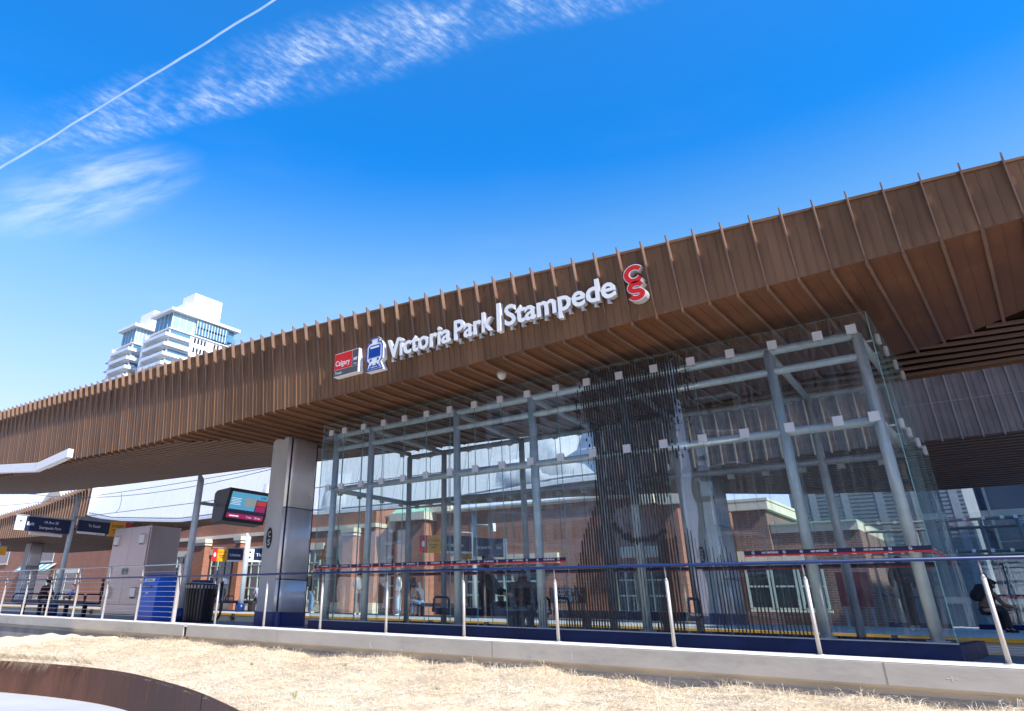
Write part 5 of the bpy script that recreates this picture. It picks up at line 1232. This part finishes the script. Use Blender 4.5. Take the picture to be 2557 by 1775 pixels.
# ------------------------------------------------------------------ condominium towers far away
def tower(name, corner, lx, ly, ztop, label, floors, has_fin):
    """corner = near corner; the block runs lx metres to -X and ly metres to +Y"""
    x0, y0 = corner; t = thing(name, (x0-lx/2, y0+ly/2, 0), label, 'tower', 'condominium towers')
    fh = 3.4; zg = ztop-7.6
    w = MB(); w.box(x0-lx, x0, y0, y0+ly, -1, zg-.3); w.build('wall', TOWERW, t)
    w = MB(); w.box(x0-lx+1.0, x0-.8, y0+.8, y0+ly-1, zg, ztop-1.2); w.build('penthouse_glazing', [TOWERGL], t)
    w = MB(); w.box(x0-.798, x0-.75, y0+.9, y0+ly*.62, zg+.1, ztop-1.25)
    w.build('penthouse_glazing', TOWERGL2, t)
    w = MB()
    for k in range(7): yy = y0+.9+(ly*.62-.9)*k/6; w.box(x0-.80, x0-.70, yy-.08, yy+.08, zg, ztop-1.2)
    for k in range(5): xx = x0-lx+1.5+(lx-2.5)*k/4; w.box(xx-.06, xx+.06, y0+.72, y0+.82, zg, ztop-1.2)
    w.build('penthouse_mullions', TOWERS, t)
    w = MB(); w.box(x0-lx-.5, x0+.9, y0-.9, y0+ly+.5, ztop-1.2, ztop-.2); w.build('roof_slab', TOWERW, t)
    w = MB(); w.box(x0-lx-.2, x0+.5, y0-.5, y0+ly+.2, zg-.3, zg); w.build('terrace_slab', TOWERW, t)
    for k in range(floors):
        z = zg-fh*(k+1)
        # glazing on the shaded side with balcony slabs, window groups on the bright side
        w = MB(); w.box(x0-lx+.6, x0-.5, y0-.03, y0-.001, z+.35, z+fh-.55); w.box(x0+.001, x0+.03, y0+.4, y0+ly*.30, z+.35, z+fh-.55); w.build('glazing_band', TOWERGL2 if k % 2 else TOWERGL, t)
        w = MB(); w.box(x0-lx-.1, x0+1.4, y0-2.0, y0-.032, z-.06, z+.14); w.box(x0+.031, x0+1.4, y0-.032, y0+ly*.30, z-.06, z+.14)
        w.build('balcony_slab', TOWERS, t)
        w = MB(); w.box(x0-lx, x0+1.36, y0-1.98, y0-1.94, z+.14, z+1.1); w.box(x0+1.33, x0+1.37, y0-1.94, y0+ly*.30, z+.14, z+1.1)
        w.build('balcony_rail', mat('rail_glass', (.68, .75, .79), .15, 0, .1, .2), t)
        if k < 7:
            for q0, q1 in ((.36, .56), (.66, .76)):
                w = MB()
                n = 4 if q0 < .5 else 2
                for j in range(n):
                    a_ = y0+ly*(q0+(q1-q0)*j/n); w.box(x0-.02, x0+.04, a_, a_+ly*(q1-q0)/n*.55, z+.7, z+fh-.8)
                w.build('window', WINGLASS, t)
    if has_fin:
        w = MB(); w.box(x0-lx-1.8, x0-lx-.2, y0-1.4, y0+1.2, -1, zg-.4); w.build('white_fin', TOWERW, t)
        for k in range(floors):
            z = zg-fh*(k+1)-1; w = MB(); w.box(x0-lx-6.5, x0-lx-1.8, y0-.5, y0+6, z-.1, z+.16); w.build('balcony_slab', TOWERS, t)
            w = MB(); w.box(x0-lx-5, x0-lx-1.8, y0+1, y0+6, z+.16, z+fh-.2); w.build('glazing_band', WINGLASS, t)
    return t
t = tower('condo_tower', (-207.7, 110), 13.0, 27, 93.9, 'taller white condominium tower with balconies and a big white box on top', 14, True)
w = MB(); w.box(-216.7, -209, 118, 129.5, 93.5, 102.6); w.build('rooftop_box', TOWERW, t)
w = MB(); w.box(-215, -208.2, 114.5, 125.5, 93.5, 97.3); w.build('rooftop_box', TOWERW, t)
w = MB()
for k in range(6):
    z = 90.2-3.4*k; w.box(-207.66, -207.60, 131.5, 136.5, z-2.2, z-.6); 
for zz in (87.2, 90.0): w.box(-207.66, -207.58, 120, 133, zz, zz+2.0)
w.build('glazing_band', TOWERGL, t)
w = MB()
for yy in np.arange(120, 133.2, 1.2): w.box(-207.60, -207.5, yy-.1, yy+.1, 87, 92.2)
w.build('mullions', TOWERS, t)
w = MB()
for k in range(9): w.box(-207.6, -206.0, 133.5, 138.5, 86.5-3.4*k, 86.8-3.4*k)
w.build('balcony_slab', TOWERS, t)
t = tower('condo_tower', (-232.7, 110), 11.6, 14, 94.2, 'lower white condominium tower with wide balconies left of the taller one', 12, True)
w = MB(); w.box(-243.6, -234, 116.4, 120.5, 93.8, 102); w.build('rooftop_box', TOWERW, t)

# ------------------------------------------------------------------ town across the street behind the photographer, seen mirrored in the glass, plus an unseen block added for shade
for name, x0, x1, y0, y1, h, c, lab in (('apartment_block', -118, -88, -74, -50, 58, (.16, .15, .15), 'dark grey apartment tower farthest along the street behind the photographer'),
        ('apartment_block', -78, -54, -66, -46, 52, (.20, .13, .09), 'wide brown apartment tower across the street mirrored in the glass'),
        ('apartment_block', -46, -30, -60, -44, 44, (.52, .51, .50), 'pale apartment tower across the street mirrored in the glass'),
        ('apartment_block', -24, -8, -62, -46, 56, (.17, .12, .10), 'dark brown apartment tower right behind the photographer'),
        ('apartment_block', -2, 14, -70, -54, 64, (.22, .21, .20), 'grey apartment tower nearest to the sun across the street'),
        ('shade_block', 20, 44, 14.5, 42, 25, (.16, .17, .18), 'plain grey unseen block added beyond the right end to shade the far platform')):
    t = thing(name, ((x0+x1)/2, (y0+y1)/2, -1.1), lab, 'tower', 'towers across the street')
    w = MB(); w.box(x0, x1, y0, y1, -1.1, h); w.build('wall', mat('tower_wall_%d' % h, c, .8, 0, .1, .3), t)
    w = MB(); nf = int(h/3.1)
    for k in range(nf):
        for j in range(6):
            a = x0+.8+(x1-x0-1.6)*j/6; w.box(a, a+(x1-x0)/6*.6, y1+.002, y1+.05, 1+k*3.1, 2.7+k*3.1)
    w.build('windows', WINGLASS, t)
    w = MB()
    for k in range(nf): w.box(x0+2, x0+5.5, y1+.05, y1+1.5, .6+k*3.1, .8+k*3.1)
    w.build('balcony_slab', TOWERS, t)

# ------------------------------------------------------------------ people
def skin_mesh(name, verts, edges, radii, material, parent, root=0, sub=1):
    me = bpy.data.meshes.new(name); me.from_pydata([tuple(v) for v in verts], edges, [])
    o = bpy.data.objects.new(name, me); link(o); me.materials.append(material)
    sk = o.modifiers.new('skin', 'SKIN'); sk.use_smooth_shade = True; sk.branch_smoothing = .3
    lay = me.skin_vertices[0] if me.skin_vertices else None
    for i, r_ in enumerate(radii):
        rr = r_ if isinstance(r_, tuple) else (r_, r_); lay.data[i].radius = rr
        lay.data[i].use_root = (i == root)
    sb = o.modifiers.new('smooth', 'SUBSURF'); sb.levels = sub; sb.render_levels = sub
    o.parent = parent; return o
def V3(*a): return Vector(a)
def hand_chain(verts, edges, radii, iw, wrist, d, palm_n, s=1.0, curl=.5):
    """palm and five separate fingers growing from wrist along d"""
    d = Vector(d).normalized(); n = Vector(palm_n); n = (n-d*n.dot(d)).normalized(); side = d.cross(n)
    def add(p, r_, par): verts.append(p); radii.append(r_ if isinstance(r_, tuple) else r_*s); edges.append((par, len(verts)-1)); return len(verts)-1
    ip = add(wrist+d*.055*s, (.024*s, .015*s), iw)
    for k, (o, L_) in enumerate(((-.028, .066), (-.010, .078), (.010, .074), (.027, .060))):
        b0 = verts[ip]+side*o*s+d*.030*s; i0 = add(b0, .0095, ip)
        d1 = (d+n*curl*.5).normalized(); i1 = add(b0+d1*L_*.5*s, .0085, i0); d2 = (d+n*curl*1.3).normalized(); add(b0+d1*L_*.5*s+d2*L_*.5*s, .0075, i1)
    t0 = add(wrist+d*.03*s-side*.032*s+n*.012*s, .011, iw); add(verts[t0]+(d*.7-side*.5+n*.35).normalized()*.045*s, .009, t0)
def person(loc, facing, label, H=1.7, pose='stand', top=None, legs=None, shoes=None, skin=None, hair=(.03, .02, .015), long_hair=False, hood=False, arms=('down', 'down'), lean=0.0, pack=None, cap=False, coat=False, wide=False, z_seat=.45, group=None, stride=0.0, wide_leg=1.0, girth=1.0):
    s = H/1.7; t = thing('person', loc, label, 'person', group, facing); skin = skin or SKIN
    sit = pose == 'sit'
    hz = (z_seat+.09) if sit else .93*s
    L = Vector((0, math.sin(lean), math.cos(lean)))       # spine direction (forward is +Y)
    F = Vector((0, math.cos(lean), -math.sin(lean)))
    P = {}
    P['pel'] = V3(0, 0, hz); P['wai'] = P['pel']+L*.17*s; P['che'] = P['pel']+L*.36*s; P['nec'] = P['pel']+L*.525*s
    hl = lean*.8; HL = Vector((0, math.sin(hl), math.cos(hl))); HF = Vector((0, math.cos(hl), -math.sin(hl)))
    P['hb'] = P['nec']+HL*.075*s; P['hd'] = P['nec']+HL*.155*s+HF*.012*s; P['ht'] = P['nec']+HL*.235*s+HF*.005*s
    k = 1.12 if wide else 1.0
    for sd, sg in (('l', -1), ('r', 1)):
        a = arms[0] if sg < 0 else arms[1]
        P['sh'+sd] = P['nec']-L*.055*s+V3(sg*.175*s*k, 0, 0)
        if a == 'down': e = P['sh'+sd]+V3(sg*.06*s, -.03*s, -.28*s); w_ = e+V3(sg*.01*s, .06*s, -.24*s); hd = V3(0, .15, -1)
        elif a == 'phone': e = P['sh'+sd]+V3(sg*.03*s, .03*s, -.28*s); w_ = e+V3(-sg*.07*s, .22*s, .07*s); hd = V3(-sg*.3, .9, .3)
        elif a == 'pocket': e = P['sh'+sd]+V3(sg*.11*s, -.05*s, -.26*s); w_ = e+V3(-sg*.07*s, .12*s, -.20*s); hd = V3(-sg*.4, .6, -.6)
        elif a == 'strap': e = P['sh'+sd]+V3(sg*.09*s, .04*s, -.25*s); w_ = e+V3(-sg*.08*s, .12*s, .20*s); hd = V3(-sg*.3, .1, 1)
        else: e = P['sh'+sd]+F*.10*s+V3(sg*.05*s, .06*s, -.24*s); w_ = e+V3(-sg*.03*s, .22*s, -.05*s); hd = V3(-sg*.1, 1, -.2)      # lap
        P['el'+sd], P['wr'+sd] = e, w_; P['hd'+sd] = hd
        P['hi'+sd] = P['pel']+V3(sg*.09*s, 0, -.04*s)
        if sit: P['kn'+sd] = V3(sg*.13*s, .44*s, hz+.01); P['an'+sd] = V3(sg*.12*s, .46*s, .09)
        else:
            st = stride*sg; P['kn'+sd] = V3(sg*.105*s, .02*s+st*.5, .50*s); P['an'+sd] = V3(sg*.115*s, -.02*s+st, .09*s)
    # body: one continuous skinned figure
    vs, es, rs = [], [], []
    def add(p, r_, par=None):
        vs.append(Vector(p)); rs.append(r_ if isinstance(r_, tuple) else r_*s if not isinstance(r_, tuple) else r_)
        if par is not None: es.append((par, len(vs)-1))
        return len(vs)-1
    ip = add(P['pel']+L*.03*s, (.05*s, .045*s)); iw = add(P['wai'], (.075*s, .06*s), ip); ic = add(P['che'], (.085*s, .065*s), iw); i_n = add(P['nec'], .052, ic)
    ib = add(P['hb'], .058, i_n); ih = add(P['hd'], (.078*s, .092*s), ib); add(P['ht'], (.055*s, .065*s), ih)
    nose = add(P['hd']+HF*.105*s-HL*.015*s, .013, ih)
    for sg in (-1, 1): add(P['hd']+V3(sg*.082*s, 0, 0)-HF*.005, .014, ih)
    for sd in 'lr':
        i1 = add(P['sh'+sd], .038, ic); i2 = add(P['el'+sd], .036, i1); i3 = add(P['wr'+sd], .027, i2)
        n0 = len(vs); rs_ = [r_ for r_ in rs]
        hand_chain(vs, es, rs, i3, P['wr'+sd], P['hd'+sd], V3(1 if sd == 'l' else -1, .2, 0), s, .6)
        j1 = add(P['hi'+sd], .058, ip); j2 = add(P['kn'+sd], .046, j1); j3 = add(P['an'+sd], .032, j2); add(P['an'+sd]+V3(0, .10*s, -.05*s), .03, j3)
    skin_mesh('body', vs, es, rs, skin, t, 0, 1)
    # top
    vs, es, rs = [], [], []
    i0 = add(P['pel']-L*(.02 if sit else (.30 if coat else .06))*s, ((.16 if coat else .150)*s*k*girth, .125*s*girth)); i1 = add(P['wai'], (.150*s*k*girth, .122*s*girth), i0); i2 = add(P['che'], (.165*s*k*(.5+.5*girth), .120*s*(.4+.6*girth)), i1); i3 = add(P['nec']-L*.03*s, (.09*s, .075*s), i2)
    for sd in 'lr':
        a1 = add(P['sh'+sd], .070*k, i2); a2 = add(P['el'+sd], .056*k, a1); add(P['wr'+sd]-(P['wr'+sd]-P['el'+sd])*.06, .043*k, a2)
    if hood: h1 = add(P['hb'], (.085*s, .085*s), i3); h2 = add(P['hd']-HF*.02*s, (.112*s, .118*s), h1); add(P['ht']-HF*.02*s, (.075*s, .085*s), h2)
    skin_mesh('jacket', vs, es, rs, top, t, 0, 1)
    # trousers
    vs, es, rs = [], [], []
    q = wide_leg; i0 = add(P['pel']+L*(.10 if sit else .05)*s, (.142*s*girth, .112*s*girth)); 
    ib = add(P['pel']-L*.05*s, (.138*s*girth, .112*s*girth), i0)
    for sd in 'lr':
        a1 = add(P['hi'+sd]-V3(0, 0, .03*s), .094*min(q, 1.15), ib); a2 = add(P['kn'+sd], .072*q, a1); add(P['an'+sd]+V3(0, 0, .0), .060*q*q, a2)
    skin_mesh('trousers', vs, es, rs, legs, t, 0, 1)
    for sd in 'lr':
        vs, es, rs = [], [], []; a = P['an'+sd]
        i0 = add(V3(a.x, a.y-.04*s, .045), .042); i1 = add(V3(a.x, a.y+.06*s, .042), (.045*s, .036*s), i0); add(V3(a.x, a.y+.17*s, .034), (.040*s, .028*s), i1); add(V3(a.x, a.y, .10*s), .045, i0)
        skin_mesh('shoe', vs, es, rs, shoes, t, 0, 1)
    # hair / cap
    if not hood:
        HM = mat('hair_%d%d%d' % tuple(int(c*100) for c in hair), hair, .6, 0, .3, 20)
        vs, es, rs = [], [], []
        i0 = add(P['hd']-HF*.025*s+HL*.02*s, (.088*s, .095*s)); i1 = add(P['ht']-HF*.01*s+HL*.005*s, (.070*s, .080*s), i0); i2 = add(P['hb']-HF*.055*s+HL*.02*s, (.065*s, .04*s), i0)
        if long_hair: i3 = add(P['nec']-F*.085*s-L*.04*s, (.075*s, .035*s), i2); add(P['che']-F*.125*s+L*.02*s, (.065*s, .025*s), i3)
        skin_mesh('hair', vs, es, rs, HM, t, 0, 1)
    if cap:
        w = MB(); c = P['hd']+HL*.045*s; pf = [(.112, -.02), (.115, .02), (.105, .06), (.075, .095), (.03, .108), (0, .11)]
        rows = []
        for r_, z in pf: rows.append([c+(EX*math.cos(a)*r_*.92+HF*math.sin(a)*r_*1.08)*s+HL*z*s for a in np.linspace(0, 2*math.pi, 25)])
        w.grid(rows, 0, True)
        for i in range(len(rows)-1):     # pale front panels
            pass
        for ang in (.35, 1.2, 1.57, 1.95, 2.8): w.tube([c+(EX*math.cos(ang)*r_*.93+HF*math.sin(ang)*r_*1.09)*s+HL*z*s for r_, z in pf], .004, 6, 1)
        w.build('cap', [cloth('cap', (.17, .17, .18)), cloth('cap_pale', (.66, .65, .63))], t, loc=(0, 0, 0), recalc=False)
        w = MB(); n = 12; up = HL
        A = [c+(EX*math.cos(a)*.105+HF*(math.sin(a)*.115))*s-HL*.012*s for a in np.linspace(.35, math.pi-.35, n)]; B = [c+(EX*math.cos(a)*.10+HF*(math.sin(a)*.215))*s-HL*.03*s for a in np.linspace(.35, math.pi-.35, n)]
        w.grid([A, B], 0, True); w.grid([[p-HL*.008 for p in A], [p-HL*.008 for p in B]], 0, True); w.grid([B, [p-HL*.008 for p in B]], 0)
        w.build('cap_peak', cloth('cap', ()), t, loc=(0, 0, 0), recalc=False)
        w = MB(); w.grid([[c+(EX*math.cos(a)*r_*.925+HF*math.sin(a)*r_*1.085)*s+HL*z*s for a in np.linspace(.1, 2*math.pi+.1, 25)] for r_, z in ((.114, -.026), (.116, .008))], 0, True); w.build('cap_band', cloth('cap_pale', ()), t, loc=(0, 0, 0), recalc=False)
    if pack is not None:
        w = MB(); c = P['che']-F*.20*s-L*.03*s
        w.obox(c, EX*.145*s, F*.075*s, L*.21*s); w.obox(c-F*.085*s-L*.08*s, EX*.11*s, F*.03*s, L*.09*s)
        b_ = w.build('backpack', pack, t, loc=(0, 0, 0)); sb = b_.modifiers.new('round', 'BEVEL'); sb.width = .05; sb.segments = 3
        w = MB()
        for sg in (-1, 1): w.tube([P['nec']-F*.13*s+EX*sg*.07*s-L*.02*s, P['nec']+L*.035*s+EX*sg*.095*s, P['che']+F*.125*s+EX*sg*.10*s, P['wai']+F*.06*s+EX*sg*.15*s], .016, 6)
        w.build('backpack_strap', pack, t, loc=(0, 0, 0))
    return t
Cblack, Cdark = cloth('black', (.018, .017, .020)), cloth('charcoal', (.035, .032, .036)); Cjean = cloth('jean', (.17, .28, .45)); Cpale = cloth('pale_jean', (.33, .47, .62)); Cwhite = cloth('white', (.70, .72, .75)); Cgrey = cloth('grey', (.33, .31, .32)); Cgreyd = cloth('dark_grey', (.11, .11, .13)); Cmar = cloth('maroon', (.07, .018, .02)); Cblue = cloth('blue', (.02, .06, .22)); Cbrown = cloth('brown_black', (.016, .011, .012)); Ccream = cloth('cream', (.52, .46, .42)); Snk = cloth('sneaker', (.62, .62, .62)); Sbk = cloth('shoe_black', (.02, .02, .02)); 
Cmulti = mat('cloth_pattern', (.02, .02, .025), .9, 0, .2, 5, .2, 40, streak=((.45, .06, .03), .9, 9, (1, 1, 1)))
def far(px, Y=22.6, z=.19): p = at(px, 1520, Y); return (p.x, p.y, z)
# facing angle: rotation about z of +Y
person(far(549, 22.62), R(70), 'seated person in black jacket and pale trousers on the far left bench', 1.68, 'sit', Cblack, Ccream, Snk, long_hair=True, lean=.35, arms=('lap', 'lap'), z_seat=.45)
person(far(643, 22.62), R(60), 'seated person in grey shirt beside the canopy column on the far bench', 1.68, 'sit', cloth('shirt_blue_grey', (.36, .40, .48)), Cblack, Snk, lean=.15, arms=('lap', 'lap'))
p = far(628, 22.0); w = MB(); w.obox((p[0], p[1], .42), (.18, 0, 0), (0, .11, 0), (0, 0, .22)); w.obox((p[0], p[1]-.12, .36), (.13, 0, 0), (0, .04, 0), (0, 0, .11))
o = w.build('backpack', Cblack, bevel=.05); tag(o, 'black backpack standing by the seated person in the grey shirt', 'backpack')
person(far(775), R(-20), 'person in blue jeans with a black backpack standing right of the near column', 1.74, 'stand', Cblack, Cjean, Snk, hair=(.30, .20, .10), pack=Cblack, wide_leg=1.15)
person(far(893), R(75), 'person in grey cardigan looking at a phone behind the second shelter post', 1.70, 'stand', Cgrey, Cgreyd, Snk, arms=('phone', 'phone'), lean=.05)
p = far(893); w = MB(); w.obox((p[0]-.42, p[1]+.10, 1.28), (.035, .01, .02), (.0, .004, 0), (-.01, 0, .07)); tag(w.build('phone', Cwhite), 'pale phone held by the person in the grey cardigan', 'phone')
person(far(993), R(150), 'woman in white jacket and wide pale jeans with long dark hair', 1.68, 'stand', Cwhite, Cpale, Snk, long_hair=True, wide_leg=1.35)
person(far(1019, 22.9), R(120), 'person in black jacket and black trousers beside the woman in white', 1.68, 'stand', Cblack, Cblack, Snk, hair=(.30, .19, .09), long_hair=True, pack=Cdark)
person(far(1056, 22.62), R(80), 'seated person in grey hood and blue jeans beside the third shelter post', 1.70, 'sit', Cgreyd, Cjean, Sbk, lean=.45, hood=True, arms=('lap', 'lap'))
b_ = at(2268, 1578, 25); person((at(2268, 1500, 24.0).x, 24.0, .19), R(35), 'hooded person all in black with a rucksack standing at the right behind the glass', 1.86, 'stand', Cbrown, Cbrown, Snk, hood=True, arms=('pocket', 'pocket'), coat=True, wide=True, pack=Cdark, stride=.12)
person((at(2455, 1530, 24.2).x, 24.2, .19), R(-60), 'person bent over a large black bag near the right edge', 1.7, 'sit', cloth('tan', (.20, .12, .07)), Cdark, Sbk, lean=.6, arms=('lap', 'lap'), pack=Cblack)
person((at(251, 1490, 23.5).x, 23.5, .19), R(-30), 'person in a long dark coat standing before the left far shelter', 1.66, 'stand', Cmar, Cblack, Sbk, coat=True, hair=(.12, .03, .02), wide=True)
person((at(177, 1500, 22.6).x, 22.6, .19), R(160), 'seated person in a blue jacket beyond the left bench', 1.66, 'sit', Cblue, Cblack, Sbk, arms=('lap', 'lap'))
person((at(104, 1505, 11.95).x, 11.85, -.02), R(20), 'seated person in maroon on the near bench left of the sign pole', 1.62, 'sit', Cmar, Cmar, Sbk, arms=('lap', 'lap'), lean=.5)
# inside the near shelter
man = at(1212, 1510, 12.0)
person((man.x, 12.05, -.02), R(-72), 'heavy man in black t-shirt and trucker cap seated on the shelter bench', 1.82, 'sit', Cblack, Cblack, Sbk, cap=True, wide=True, arms=('lap', 'lap'), lean=.06, z_seat=.47, girth=1.42)
hp = at(1300, 1510, 12.0)
person((hp.x, 12.05, -.02), R(28), 'person in a dark patterned jacket bent forward on the shelter bench', 1.72, 'sit', Cmulti, Cblack, Sbk, hood=True, wide=True, lean=.72, arms=('lap', 'lap'), z_seat=.47, girth=1.2)
